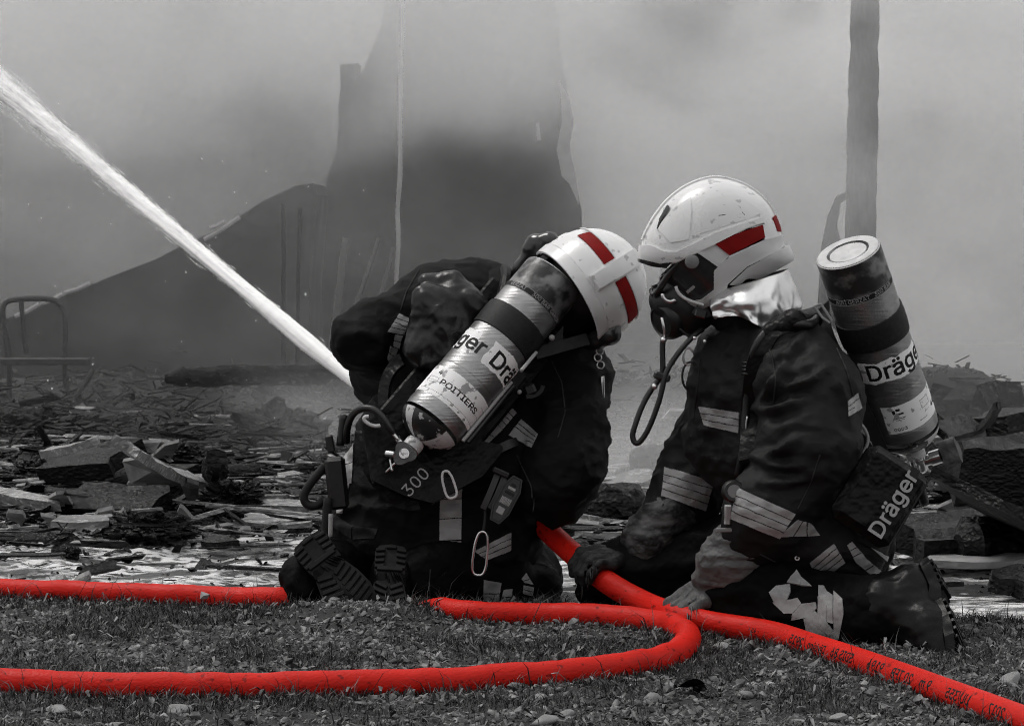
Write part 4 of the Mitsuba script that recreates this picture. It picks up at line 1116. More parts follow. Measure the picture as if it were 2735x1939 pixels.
mat('m_bottle', lambda p, n, uv: grey(0.20 + 0.22 * fbm(p.x * 30, p.y * 30, p.z * 30, 3)), rough=lambda p, n, uv: 0.30 + 0.25 * fbm(p.x * 18, p.y * 18, p.z * 120, 3), metal=0.9,
    bump=lambda p, n, uv: fbm(p.x * 20, p.y * 20, p.z * 260, 2), bscale=0.0012)
mat('m_crown', lambda p, n, uv: grey(0.03 + 0.17 * smoothstep(0.40, 0.68, fbm(p.x * 26, p.y * 26, p.z * 26, 4))), rough=0.42, metal=0.5)
mat('m_cap', lambda p, n, uv: grey(0.38 + 0.2 * fbm(p.x * 60, p.y * 60, p.z * 60, 3)), rough=0.5, spec=0.4)
mat('m_domeblack', lambda p, n, uv: grey(0.012 + 0.35 * smoothstep(0.66, 0.70, fbm(p.x * 45, p.y * 45, p.z * 45, 4))), rough=0.35, spec=0.5)
mat('m_domewhite', lambda p, n, uv: grey(0.50 - 0.3 * smoothstep(0.6, 0.68, fbm(p.x * 50, p.y * 50, p.z * 50, 4))), rough=0.45, spec=0.4)


def cylinder(label, C, dome, letters, maker_at, band=(0.165, 0.232), label_s=(0.262, 0.318), plate=(0.385, 0.458), plate_th=(-1.5, 1.6)):
    R = C.R
    k = thing('air_cylinder', label, 'air cylinder')
    part(k, 'crown', C.turn([(0.001, .0045), (.046, .0045), (.050, .001), (R - .010, 0), (R - .003, .0015), (R, .007), (R, .086)]), 'm_crown', 35)
    part(k, 'end_disc', C.turn([(0.0005, .003), (.044, .003), (.0445, .0044)]), 'm_cap', 30)
    part(k, 'end_rim', C.turn([(.051, .0009), (R - .0105, -.0006), (R - .0035, .0012), (R - .0008, .0045)]), 'm_cap', True)
    b = part(k, 'body', C.turn([(R, .086), (R, .350), (R - .0012, .352), (R - .0012, .356), (R, .358), (R, .462)]), 'm_bottle', 40)
    part(k, 'shoulder', C.turn([(R, .462), (R + .0008, .463), (R + .0008, .476), (R, .477), (R * .985, .490)]), 'm_bottle', 40)
    dp = [(R * math.cos(a), .490 + .056 * math.sin(a)) for a in np.linspace(.17, 1.38, 14)]
    for t0, t1, w in dome:
        part(k, 'dome_quarter', C.turn(dp, t0, t1, 20), 'm_domewhite' if w else 'm_domeblack', True)
    part(k, 'neck', C.turn([(R * math.cos(1.38), .490 + .056 * math.sin(1.38)), (.022, .549), (.024, .556), (.024, .572), (.010, .574)]), 'm_domewhite', 40)
    part(k, 'strap_band', C.turn([(R, band[0]), (R + .004, band[0] + .001), (R + .0055, band[0] + .02), (R + .0055, band[1] - .02), (R + .004, band[1] - .001), (R, band[1])]), 'm_strap', 30)
    # the dark lettered ring under the crown
    part(k, 'ring', C.turn([(R, .0862), (R + .0006, .0866), (R + .0006, .1015), (R, .1019)]), 'm_ink')
    for s_ in (.0866, .1008):
        part(k, 'ring_line', C.turn([(R + .0007, s_), (R + .0010, s_ + .0004), (R + .0007, s_ + .0008)]), 'm_greyink')
    for t_, th in letters[0]:
        part(k, 'print', C.wrap(meshkit.text_mesh(t_, .0100, .0004), .0985, th, .0013), 'm_greyink')
    # maker's label, torn
    for th in maker_at:
        lb = part(k, 'sticker', C.wrap(torn(.178, label_s[1] - label_s[0], int(abs(th) * 90), .0050), label_s[1], th - .014 / R, .0007), 'm_label', label='torn white maker\'s sticker')
        part(lb, 'print', C.wrap(wide(meshkit.text_mesh('Dräger', .041, .0004, bold=True), 1.06), label_s[1] - .010, th, .0013), 'm_ink')
    w = plate[1] - plate[0]
    pt = part(k, 'sticker', C.wrap(torn((plate_th[1] - plate_th[0]) * R, w, 7, .0012), plate[1], plate_th[0], .0007), 'm_label', label='white owner\'s sticker')
    for kind, th, y, h, t_ in letters[1]:
        if kind == 'text':
            part(pt, 'print', C.wrap(wide(meshkit.text_mesh(t_, h, .0004, bold=True), 1.3), plate[0] + y, th, .0013), 'm_ink')
        elif kind == 'bar':
            part(pt, 'print', C.wrap(outline_mesh([(0, 0), (t_, 0), (t_, h), (0, h)]), plate[0] + y, th, .0013), 'm_ink')
        elif kind == 'frame':
            wd, t1 = t_, .0007
            part(pt, 'print', C.wrap(trimesh.creation.extrude_polygon(Polygon([(0, 0), (wd, 0), (wd, h), (0, h)]).difference(Polygon([(t1, t1), (wd - t1, t1), (wd - t1, h - t1), (t1, h - t1)])), .0004, engine='earcut'), plate[0] + y, th, .0013), 'm_ink')
    return k


def rod(a, b, r, n=8, sides=10):
    return tube(np.linspace(a, b, n), r, sides, ref=(0.31, 0.2, 0.93))


def loop_path(pts, n=60):
    return spline(pts, n)


def strap(path, w, t, up):                       # a flat webbing along a path, up = direction its face looks at
    p = spline(path, 60) if len(path) > 2 else np.linspace(path[0], path[1], 12)
    tt = np.gradient(p, axis=0); tt /= np.linalg.norm(tt, axis=1, keepdims=True)
    up = np.broadcast_to(np.asarray(up, float), p.shape); u = up - tt * (tt * up).sum(1, keepdims=True); u /= np.linalg.norm(u, axis=1, keepdims=True)
    s = np.cross(tt, u)
    V = np.stack([p + s * w / 2 - u * t / 2, p - s * w / 2 - u * t / 2, p - s * w / 2 + u * t / 2, p + s * w / 2 + u * t / 2], 1)
    n = len(p); F = []
    for k in range(4):
        a = np.arange(n - 1) * 4 + k; b = np.arange(n - 1) * 4 + (k + 1) % 4
        F += [np.stack([a, b, b + 4], 1), np.stack([a, b + 4, a + 4], 1)]
    F += [np.array([[0, 2, 1], [0, 3, 2]]), np.array([[4 * n - 4, 4 * n - 3, 4 * n - 2], [4 * n - 4, 4 * n - 2, 4 * n - 1]])]
    return fix(mesh_of(V.reshape(-1, 3), np.vstack(F)))


def snap_hook(owner, name, c, ax, side, L, W, r, m='m_steel'):    # oval metal ring
    ax = ax / np.linalg.norm(ax); side = side - ax * (side @ ax); side /= np.linalg.norm(side)
    a = np.linspace(0, 2 * PI, 41)
    p = c + np.outer(np.sign(np.cos(a)) * abs(np.cos(a)) ** .7 * L / 2, ax) + np.outer(np.sign(np.sin(a)) * abs(np.sin(a)) ** .7 * W / 2 * (1 + .18 * np.cos(a)), side)
    part(owner, name, tube(p, r, 9, ref=np.cross(ax, side), cap=False), m, True)
# ------------------------------------------------------------------ the right firefighter, kneeling in profile
X_ = np.array([1.0, 0, 0]); Y_ = np.array([0, 1.0, 0]); Z_ = np.array([0, 0, 1.0])
B = thing('person', 'firefighter kneeling in profile at the right, gripping the red hose with both hands', 'person')
jb = [(P(2035, 905, 6.87), .088, P(2040, 1015, 6.88), .160), (P(2040, 1010, 6.88), .165, P(2085, 1195, 6.88), .170), (P(2085, 1195, 6.88), .170, P(2200, 1385, 6.88), .155),
      (P(1960, 1010, 6.90), .09, P(1946, 1165, 6.90), .105),
      (P(2185, 1385, 6.88), .155, P(2272, 1432, 6.86), .105), (P(2120, 1410, 6.675), .110, P(2256, 1440, 6.665), .106), (P(2150, 1430, 7.0), .11, P(2258, 1450, 6.96), .09),
      (P(2112, 950, 6.72), .098, P(2165, 1060, 6.66), .118), (P(2165, 1060, 6.66), .118, P(2160, 1205, 6.60), .112), (P(2160, 1205, 6.60), .112, P(2045, 1365, 6.58), .084), (P(2045, 1365, 6.58), .084, P(2000, 1432, 6.60), .066),
      (P(1975, 950, 7.05), .10, P(1915, 1170, 7.12), .098), (P(1915, 1170, 7.12), .098, P(1838, 1305, 7.10), .084), (P(1838, 1305, 7.10), .084, P(1785, 1385, 7.06), .070)]
w1, w2 = folds(.013, 8.0, (1.5, 1, 1), 3, 2.8), folds(.005, 20, (1, 1, 1.6), 9, 2.4)
FOLDS = [((2015, 1085), (2100, 955), .014), ((2072, 1038), (2205, 988), .013), ((2008, 1095), (2145, 1062), .014), ((2020, 1215), (2125, 1168), .013), ((2005, 1222), (2155, 1248), .014), ((2035, 1290), (2190, 1262), .010), ((2060, 955), (2150, 885), .008), ((2230, 1010), (2275, 1130), .010)]


def ridges(p):                                   # long cloth folds across the near sleeve
    out = np.zeros(len(p))
    d = p - EYE; u = PX0 + FOC * (d @ RT) / (d @ FW); v = PY0 - FOC * (d @ UP) / (d @ FW)
    for a, b, h_ in FOLDS:
        a, b = np.array(a, float), np.array(b, float); ab = b - a
        t = np.clip(((u - a[0]) * ab[0] + (v - a[1]) * ab[1]) / (ab @ ab), 0, 1)
        q = np.hypot(u - a[0] - t * ab[0] - 12 * np.sin(t * 3.1), v - a[1] - t * ab[1] - 10 * np.sin(t * 3.1))
        out += h_ * np.sin(PI * np.clip(t, .08, .92)) * (np.exp(-(q / 13) ** 2) - .5 * np.exp(-((q - 24) / 14) ** 2))
    return out * (p[:, 1] < 6.72)


JB = flesh(jb, .0095, .045, 2, lambda p: w1(p) * np.where(p[:, 1] < 6.74, .55, 1) + w2(p) + 1.8 * ridges(p))
part(B, 'jacket', JB, 'm_cloth2', True)
tape(B, JB, [(1972, 1303), (2124, 1372), (2082, 1437), (1952, 1385)], label='grey reflective band round the near forearm', seams=3)
tape(B, JB, [(1776, 1248), (1907, 1285), (1884, 1364), (1767, 1324)], label='grey reflective band round the far forearm', seams=3, depth=7.02)
tape(B, JB, [(1868, 1086), (1975, 1102), (1973, 1156), (1882, 1136)], label='grey reflective band across the chest')
tape(B, JB, [(2163, 1503), (2228, 1451), (2257, 1501), (2190, 1553)], label='square of reflective tape on the jacket hem', seams=3)
for q in ([(2275, 1436), (2383, 1478), (2378, 1508), (2325, 1462)], [(2262, 1456), (2276, 1446), (2312, 1490), (2285, 1500)], [(2285, 1500), (2312, 1490), (2372, 1540), (2358, 1562)], [(2080, 1432), (2130, 1388), (2165, 1398), (2190, 1430)], [(2264, 1072), (2290, 1050), (2300, 1090), (2266, 1112)]):
    try:
        tape(B, JB, q)
    except ValueError as e:
        print('patch', q, e)
tb = [(P(2230, 1440, 6.76), .135, P(1995, 1590, 6.66), .098), (P(1995, 1590, 6.66), .098, P(2180, 1650, 6.58), .092), (P(2180, 1650, 6.58), .092, P(2330, 1640, 6.48), .088),
      (P(2200, 1440, 7.0), .125, P(1660, 1540, 7.08), .085), (P(1660, 1540, 7.08), .085, P(2150, 1600, 7.02), .08), (P(1585, 1585, 7.1), .035, P(1640, 1570, 7.1), .05)]
w3, w4 = folds(.011, 10, (1, 1, 1.4), 23, 1.8), folds(.004, 24, (1, 1, 1), 29)
TB = flesh(tb, .0095, .04, 2, lambda p: w3(p) + w4(p))
part(B, 'trousers', TB, 'm_trouser', True)
for q in ([(2187, 1566), (2202, 1568), (2212, 1585), (2207, 1658), (2187, 1642)], [(2213, 1583), (2226, 1592), (2226, 1664), (2209, 1659)], [(2228, 1580), (2250, 1600), (2253, 1640), (2240, 1704), (2228, 1680)], [(2056, 1583), (2072, 1566), (2110, 1562), (2111, 1580), (2103, 1600), (2070, 1608)],
          [(2066, 1608), (2103, 1602), (2130, 1597), (2140, 1612), (2118, 1638), (2095, 1638)], [(2118, 1640), (2140, 1614), (2178, 1608), (2181, 1625), (2158, 1648), (2115, 1655)], [(2150, 1654), (2183, 1630), (2207, 1660), (2238, 1690), (2236, 1706), (2158, 1692)], [(2103, 1556), (2127, 1524), (2138, 1540), (2136, 1563)], [(2139, 1541), (2168, 1566), (2138, 1564)]):
    try:
        c_ = np.mean(q, 0); tk = globals().get('tk', 0) + 1
        tape(B, TB, [tuple(c_ + 1.04 * (np.array(v_) - c_)) for v_ in q], seams=0, lift=.003 + .0007 * (tk % 3))
    except ValueError as e:
        print('patch', q, e)
boot(B, P(2474, 1512, 6.48), P(2596, 1780, 6.31), np.array([1.0, -0.30, 0.28]), shaft=.02, W=1.2, fat=1.26, sole_m='m_boot', shaft_dir=P(2330, 1610, 6.5) - P(2440, 1600, 6.5))
# near gauntlet and hand
hc = H(1848, 1648, 0.038)
hw = P(1903, 1545, 6.66)
gb = grip(hc, LEAD[np.argmin(np.linalg.norm(LEAD - hc, axis=1)) + 3] - LEAD[np.argmin(np.linalg.norm(LEAD - hc, axis=1)) - 3], np.array([.2, .35, 1.0]), np.array([-.2, -1.0, -.1]), hw, 1.12)
gl = part(B, 'glove', flesh(gb, .0030, .005, 1, folds(.0012, 60, seed=4)), 'm_glove', True, label='grey leather glove on the near hand')
cuff = [(P(1990, 1440, 6.605), .064, P(1942, 1500, 6.62), .066), (P(1942, 1500, 6.62), .066, P(1915, 1540, 6.64), .052), (P(1915, 1540, 6.64), .050, hw, .040)]
c1 = folds(.008, 15, (.7, .7, 2.6), 5, 2.4)
part(gl, 'gauntlet', flesh(cuff, .006, .02, 2, c1), 'm_glove', True)
fc = P(1596, 1531, 7.0)
fw_ = P(1690, 1490, 7.08)
ti = np.argmin(np.linalg.norm(LEAD - fc, axis=1))
gb = grip(LEAD[ti], LEAD[ti + 3] - LEAD[ti - 3], np.array([.5, .6, .9]), np.array([-.35, -1.0, .25]), fw_, 1.15)
gl = part(B, 'glove', flesh(gb, .0034, .006, 1), 'm_glovedark', True, label='black glove on the far hand')
part(gl, 'gauntlet', flesh([(P(1790, 1380, 7.05), .068, P(1735, 1445, 7.05), .070), (P(1735, 1445, 7.05), .068, fw_, .044)], .007, .02, 2, folds(.006, 14, (1, 1, 2.6), 6, 2.2)), 'm_glovemid', True)
# head under the hood
hd = [(P(1930, 660, 6.86), .096, P(1915, 720, 6.86), .082), (P(1915, 720, 6.86), .082, P(1885, 800, 6.86), .055), (P(1940, 760, 6.86), .065, P(2010, 890, 6.88), .075)]
part(B, 'head', flesh(hd, .008, .03, 2), 'm_strap', True)
# ------------------------------------------------------------------ the right firefighter's gear
Yh = 6.86
hc2 = P(1915, 655, Yh); K = Yh / FOC
L2 = lambda q: [((x - 1915) * K, (655 - y) * K) for x, y in q]
out2 = L2([(2086, 640), (2095, 690), (2062, 745), (1990, 800), (1900, 838), (1842, 825), (1790, 780), (1742, 730), (1712, 694), (1714, 650), (1735, 600), (1765, 555), (1810, 512), (1858, 486), (1905, 475), (1960, 484), (2010, 508), (2050, 546), (2076, 595)][::-1])
def hb(off, W=.120):
    return MF(blob(hc2, X_, Z_, -Y_, out2, W, off))
def hp(q, off0, off1, w0=-.2, w1=.2):
    return TM((hb(off1) - hb(off0)) ^ prism(L2(q), hc2, X_, Z_, -Y_, w0, w1))
hm = thing('fire_helmet', 'white firefighter helmet seen from its side, with red stripes and dark visor', 'helmet')
part(hm, 'shell', hp([(1690, 700), (1760, 712), (1800, 702), (1900, 655), (1985, 612), (2032, 597), (2120, 610), (2120, 400), (1690, 400)], -.004, 0), 'm_helmet', 30)
part(hm, 'brow_trim', hp([(1700, 655), (1735, 655), (1768, 672), (1800, 672), (1850, 648), (1900, 622), (2030, 580), (2033, 594), (1985, 609), (1900, 652), (1800, 699), (1757, 707), (1700, 694)], .0002, .006), 'm_helmet', 30)
part(hm, 'crest', hp([(1690, 640), (1745, 640), (1790, 560), (1880, 505), (1990, 530), (2050, 600), (2120, 600), (2120, 400), (1690, 400)], .0002, .0045, -.026, .026), 'm_helmet', 30)
for w in (1, -1):
    part(hm, 'side_panel', hp([(1750, 610), (1790, 560), (1838, 528), (1840, 560), (1832, 640), (1785, 648)], .0002, .003, 0 if w > 0 else -.2, .2 if w > 0 else 0), 'm_helmet', 30)
for w in (1, -1):
    part(hm, 'side_panel', hp([(1880, 530), (1960, 520), (2020, 560), (2030, 572), (1860, 625), (1862, 560)], .0002, .0022, 0 if w > 0 else -.2, .2 if w > 0 else 0), 'm_helmet', 30)
part(hm, 'rear_band', hp([(1992, 610), (2032, 599), (2070, 585), (2110, 585), (2110, 640), (2040, 655), (1940, 700), (1936, 684), (2033, 640), (2030, 604)], -.003, .0015), 'm_helmet', 30)
for w in (1, -1):
    part(hm, 'red_stripe', TM((hb(.0030) - hb(-.003)) ^ prism(L2([(1893, 646), (2028, 601), (2034, 634), (1938, 681)]), hc2, X_, Z_, -Y_, 0 if w > 0 else -.2, .2 if w > 0 else 0)), 'm_red', 30)
part(hm, 'red_stripe', hp([(2056, 584), (2066, 576), (2090, 576), (2090, 620), (2070, 618)], .0016, .0036, -.06, .06), 'm_red', 30)
part(hm, 'ear_shield', hp([(1848, 672), (1862, 668), (1912, 703), (1940, 686), (2034, 640), (2096, 626), (2100, 650), (2080, 664), (1985, 712), (1935, 758), (1930, 795), (1868, 826), (1826, 806), (1868, 797), (1899, 772), (1898, 722), (1908, 712), (1862, 680)], -.001, .005), 'm_helmetlow', 30)
part(hm, 'neck_guard', TM((MF(blob(hc2, X_, Z_, -Y_, L2([(2092, 640), (2112, 702), (2075, 735), (2000, 775), (1928, 805), (1842, 825), (1790, 780), (1742, 730), (1712, 694), (1714, 650), (1765, 555), (1858, 486), (1960, 484), (2050, 546)][::-1]), .122, .009)) - hb(.004)) ^ prism(L2([(1934, 792), (1936, 762), (1986, 714), (2080, 664), (2130, 650), (2130, 690), (2106, 700)]), hc2, X_, Z_, -Y_, -.2, .2)), 'm_helmetlow', 30)
part(hm, 'visor_edge', hp([(1700, 690), (1757, 704), (1788, 700), (1775, 716), (1740, 712), (1705, 700)], -.002, .008), 'm_plastic', 30)
part(hm, 'front_plate', hp([(1750, 612), (1757, 585), (1778, 548), (1784, 552), (1766, 590), (1760, 612)], .003, .0055, -.03, .07), 'm_plastic', 30)
part(hm, 'rivet', lathe([(.0005, .006), (.010, .006), (.016, .002), (.017, -.006)], P(1848, 699, Yh - .119), [-.1, -1, 0], 28), 'm_rivet', 40)
for w in (1, -1):
    part(hm, 'temple_panel', TM((hb(-.0012) - hb(-.005)) ^ prism(L2([(1862, 672), (1895, 647), (1940, 682), (1913, 705)]), hc2, X_, Z_, -Y_, 0 if w > 0 else -.2, .2 if w > 0 else 0)), 'm_helmetlow', 30)
for a, b in (((1920, 575), (1938, 573)), ((1973, 548), (1978, 556)), ((1982, 566), (1990, 574))):
    part(hm, 'scuff', patch(TM(hb(.0022)), [(a[0], a[1]), (b[0], b[1]), (b[0], b[1] + 2), (a[0], a[1] + 2)], .0003, .001), 'm_ink')
# the mask
mk = thing('breathing_mask', 'black breathing mask on the right firefighter with a round regulator at the chin', 'mask')
part(mk, 'side_plate', hp([(1800, 708), (1850, 674), (1864, 682), (1908, 712), (1900, 772), (1872, 806), (1832, 804), (1790, 778), (1765, 790), (1757, 766), (1762, 740)], -.012, -.003), 'm_plastic', 30)
mb = [(P(1842, 750, Yh), .058, P(1812, 805, Yh), .054), (P(1812, 805, Yh), .054, P(1838, 832, Yh), .050), (P(1838, 832, Yh), .050, P(1872, 815, Yh), .05), (P(1790, 785, Yh), .026, P(1768, 800, Yh), .026)]
part(mk, 'face_piece', flesh(mb, .006, .03, 2), 'm_rubber', True)
part(mk, 'rim_bar', tube(spline([P(1805, 765, Yh - .085), P(1822, 792, Yh - .082), P(1850, 806, Yh - .08), P(1880, 815, Yh - .08)], 16), .004, 8), 'm_helmetlow', True)
part(mk, 'lens_rim', tube(spline([P(1862, 672, Yh - .085), P(1810, 705, Yh - .088), P(1775, 750, Yh - .070), P(1752, 785, Yh - .035), P(1742, 775, Yh)], 24), .008, 8), 'm_plastic', True)
for w in (1, -1):
    part(mk, 'clear_visor', TM((hb(-.002) - hb(-.004)) ^ prism(L2([(1766, 704), (1800, 705), (1796, 738), (1770, 752)]), hc2, X_, Z_, -Y_, 0 if w > 0 else -.2, .2 if w > 0 else 0)), 'm_lens', 30)
part(mk, 'buckle', tube(spline([P(1770, 785, Yh - .07), P(1776, 800, Yh - .072), P(1790, 806, Yh - .074), P(1804, 800, Yh - .075)], 14), .0055, 8), 'm_steel', True)
part(mk, 'sticker', patch(TM(hb(-.0028)), [(1832, 778), (1852, 762), (1857, 768), (1837, 785)], .0006, .001), 'm_greyink')
for q in ((1748, 765), (1752, 778), (1750, 790)):
    part(mk, 'buckle', put(box(.012, .02, .008, .002), P(*q, Yh - .03), frame([1, .2, .3])), 'm_plastic')
vx = np.array([-.75, -.55, -.30])
rg = part(mk, 'regulator', lathe([(.001, 0), (.034, 0), (.045, .006), (.050, .018), (.050, .04), (.046, .052), (.036, .060), (.034, .056), (.001, .057)], P(1790, 850, Yh - .01) - vx / np.linalg.norm(vx) * .03, vx, 40), 'm_rubber', 40)
part(rg, 'clip', tube(spline([P(1768, 850, Yh - .075), P(1772, 868, Yh - .080), P(1775, 885, Yh - .078), P(1773, 905, Yh - .07)], 14), .004, 8), 'm_steel', True)
part(mk, 'chin_strap', strap([P(1855, 825, Yh - .08), P(1880, 836, Yh - .09), P(1895, 832, Yh - .095)], .022, .004, -Y_), 'm_strap')
part(mk, 'buckle', put(box(.028, .006, .020, .003), P(1872, 838, Yh - .095), frame([1, 0, -.25])), 'm_plastic')
part(mk, 'cord', rod(P(1815, 878, Yh - .05), P(1845, 903, Yh - .05), .003), 'm_rubber', True)
# silver neck cape
u, v = np.meshgrid(np.linspace(0, 1, 46), np.linspace(-2.45, 2.45, 150), indexing='ij')       # v: angle round the neck, 0 = straight back (+x)
cx, cz = 1988 + 10 * u, 752 + 112 * u
cen = np.stack([np.vectorize(lambda a, b: P(a, b, Yh)[0])(cx, cz), np.full(u.shape, Yh), np.vectorize(lambda a, b: P(a, b, Yh)[2])(cx, cz)], -1)
wob = fnoise(np.stack([np.cos(v) * 2, np.sin(v) * 2, u * 1.4], -1), 1.0, 77) * 2
ra = .098 + .016 * np.sin(u * PI) + .030 * wob * (u ** .8) + .004 * np.sin(v * 7 + 3 * u) * u
dip = (.030 * np.cos(v) * (1 - u) - .010 * np.sin(v * 2 + .6) * u + .012 * np.cos(v * 3) * u)
V = cen + (ra * np.cos(v))[..., None] * X_ * 1.06 + (ra * np.sin(v) * (1.15 + .45 * u))[..., None] * -Y_ + dip[..., None] * Z_
n_, m_ = u.shape; i, j = np.meshgrid(np.arange(n_ - 1), np.arange(m_ - 1), indexing='ij'); a = (i * m_ + j).ravel()
cp = mesh_of(V.reshape(-1, 3), np.vstack([np.stack([a, a + 1, a + m_ + 1], 1), np.stack([a, a + m_ + 1, a + m_], 1)]))
one('neck_cape', shell_up(cp, .0, .0025), 'm_silver', 'shiny silver neck cape hanging from the side-on helmet', 'neck cape', True)

# air cylinder and harness
top2, bot2 = P(2264, 671, 6.70), P(2452, 1232, 6.92)
C2 = Cyl(top2, bot2, .0775, -Y_)
cylinder('scratched steel air cylinder on the back of the right firefighter, numbered 44', C2, [(-3.2, -1.0, False), (-1.0, .42, False), (.42, 1.5, True), (1.5, 3.1, False)],
         ([('AIR', -1.05), ('| GERZAT', -.72), ('300 BAR', .22)],
          [('frame', .55, .035, .022, .030), ('text', .98, .052, .012, '44'), ('bar', -.40, .020, .010, .007), ('bar', -.28, .014, .006, .010), ('bar', -.22, .024, .004, .012), ('bar', -.42, .034, .0016, .030), ('bar', -.36, .038, .0010, .022), ('text', -.52, .066, .0075, '0003'), ('bar', .35, .060, .0009, .024)]), (-.84, 1.75), plate_th=(-.72, 1.75))
vk = thing('cylinder_valve', 'chrome cylinder valve with a grey hand knob, behind the back of the right firefighter', 'valve')
nb = C2.o + C2.d * .574
part(vk, 'body', lathe([(.001, 0), (.019, 0), (.021, .004), (.021, .03), (.016, .04), (.001, .04)], nb, C2.d, 24), 'm_steel', 35)
kd = np.array([.86, -.25, .34]); kd /= np.linalg.norm(kd)
part(vk, 'stem', lathe([(.001, 0), (.014, 0), (.014, .018), (.0185, .019), (.0185, .044), (.014, .046), (.001, .047)], nb + C2.d * .018 + kd * .012, kd, 24), 'm_steel', 35)
kn = [(.030 + .006 * math.cos(3 * a), a) for a in np.linspace(0, 2 * PI, 37)[:-1]]
km = trimesh.creation.extrude_polygon(Polygon([(r * math.cos(a), r * math.sin(a)) for r, a in kn]), .040, engine='earcut')
kf = frame(kd); part(vk, 'knob', put(km, nb + C2.d * .018 + kd * .062, np.stack([kf[:, 1], kf[:, 2], kf[:, 0]], 1)), 'm_glove', 30)
for q0, q1, r in (((2440, 1268), (2400, 1252), .012), ((2400, 1252), (2372, 1240), .008), ((2450, 1262), (2458, 1300), .013), ((2425, 1285), (2455, 1278), .010)):
    part(vk, 'fitting', rod(P(*q0, 6.90), P(*q1, 6.88), r), 'm_steel', True)
part(vk, 'wire_hose', rod(P(2452, 1282, 6.92), P(2470, 1345, 6.95), .012), 'm_rubber', True)

hr = thing('breathing_harness', 'black harness carrying the air cylinder of the right firefighter, lettered on its lower pouch', 'harness')
bpl = [P(2175, 845, 6.86), P(2215, 900, 6.86), P(2300, 1060, 6.88), P(2360, 1220, 6.9)]
part(hr, 'back_plate', strap(bpl, .20, .03, [-1, 0, .45]), 'm_plastic', 30)
part(hr, 'shoulder_strap', strap([S(JB, x, y, .006) for x, y in ((2150, 872), (2100, 868), (2058, 892), (2032, 940), (2014, 1010), (2006, 1100), (2000, 1230))], .045, .010, [-.3, -1.0, .5]), 'm_leather', 30)
part(hr, 'shoulder_pad', flesh([(P(2190, 845, 6.82), .026, S(JB, 2120, 862, .0), .026), (S(JB, 2120, 862, .0), .026, S(JB, 2050, 890, .0), .018)], .006, .02, 2, folds(.004, 20, seed=8)), 'm_leather', True)
part(hr, 'pressure_hose', tube(spline([P(2176, 836, 6.80)] + [S(JB, x, y, .016) for x, y in ((2120, 866), (2062, 876), (2020, 925), (2000, 1005), (1993, 1100), (1985, 1190), (1972, 1270))], 80), .0105, 12), 'm_rubber', True)
for y in (968, 978, 988, 998):
    part(hr, 'hose_clip', lathe([(.012, -.003), (.018, -.003), (.019, 0), (.018, .003), (.012, .003)], S(JB, 2002, y, .016), [0, 0, 1.0], 24), 'm_rubber', True)
part(hr, 'chest_clip', rod(S(JB, 1996, 1112, .026), S(JB, 1990, 1166, .026), .003), 'm_steel', True)
GP = S(JB, 1956, 1312, .004)
gg = part(hr, 'gauge', lathe([(.001, .0), (.024, .0), (.026, .004), (.026, .018), (.022, .024), (.001, .024)], GP, [.1, -1, .1], 32), 'm_rubber', 40)
part(gg, 'dial', lathe([(.0005, .0), (.015, .0), (.015, .001), (.0005, .001)], GP + np.array([.1, -1, .1]) / 1.01 * .0242, [.1, -1, .1], 32), 'm_rivet', 30)
part(hr, 'whistle', lathe([(.001, 0), (.011, 0), (.012, .004), (.010, .03), (.010, .044), (.001, .044)], GP + np.array([-.008, -.004, -.03]), [-.05, 0, -1], 20), 'm_steel', 35)
part(hr, 'buckle', put(box(.040, .008, .010, .002), GP + np.array([-.018, -.004, -.088]), frame([1, 0, .02])), 'm_rivet')
part(hr, 'mask_hose', tube(spline([P(1773, 900, Yh - .07), P(1770, 960, Yh - .07), P(1766, 1002, Yh - .07), P(1742, 1038, Yh - .07), P(1713, 1090, Yh - .075), P(1695, 1140, Yh - .08), P(1690, 1168, Yh - .08), P(1699, 1184, Yh - .082), P(1719, 1168, Yh - .085), P(1746, 1112, Yh - .09), P(1766, 1050, Yh - .092), P(1776, 1005, Yh - .09),
                                   P(1790, 975, Yh - .085), P(1818, 935, Yh - .08), P(1850, 900, Yh - .07), P(1876, 880, Yh - .05)], 140), .0066, 12, ref=(0, 1, 0)), 'm_rubber', True)
for q in ((1772, 908), (1757, 1005), (1786, 980), (1795, 968), (1748, 1032)):
    part(hr, 'hose_clip', put(trimesh.creation.icosphere(subdivisions=2, radius=.0075), P(*q, Yh - .082)), 'm_steel', True)
part(hr, 'hose_clip', put(box(.040, .02, .018, .004), P(1768, 1006, Yh - .085), frame([1, 0, -.3])), 'm_rubber', 30)
for q in ((1838, 952, .020), (1845, 1005, .034)):
    a = np.linspace(.5, 5.2, 24)
    part(hr, 'ring', tube(np.array([P(q[0], q[1], 6.86) + q[2] * np.array([.6 * math.cos(t), 0, math.sin(t)]) for t in a]), .0028, 7, ref=(0, 1, 0)), 'm_steel' if q[2] < .03 else 'm_rubber', True)
for q in ((1855, 903), (1882, 912)):
    part(hr, 'stud', put(trimesh.creation.icosphere(subdivisions=2, radius=.004), P(*q, 6.70)), 'm_steel', True)
part(hr, 'side_buckle', tube(np.array([P(2175, 818, 6.70), P(2192, 812, 6.70), P(2222, 856, 6.70), P(2216, 862, 6.70), P(2196, 848, 6.70), P(2175, 818, 6.70)]), .0035, 7), 'm_greyink', True)
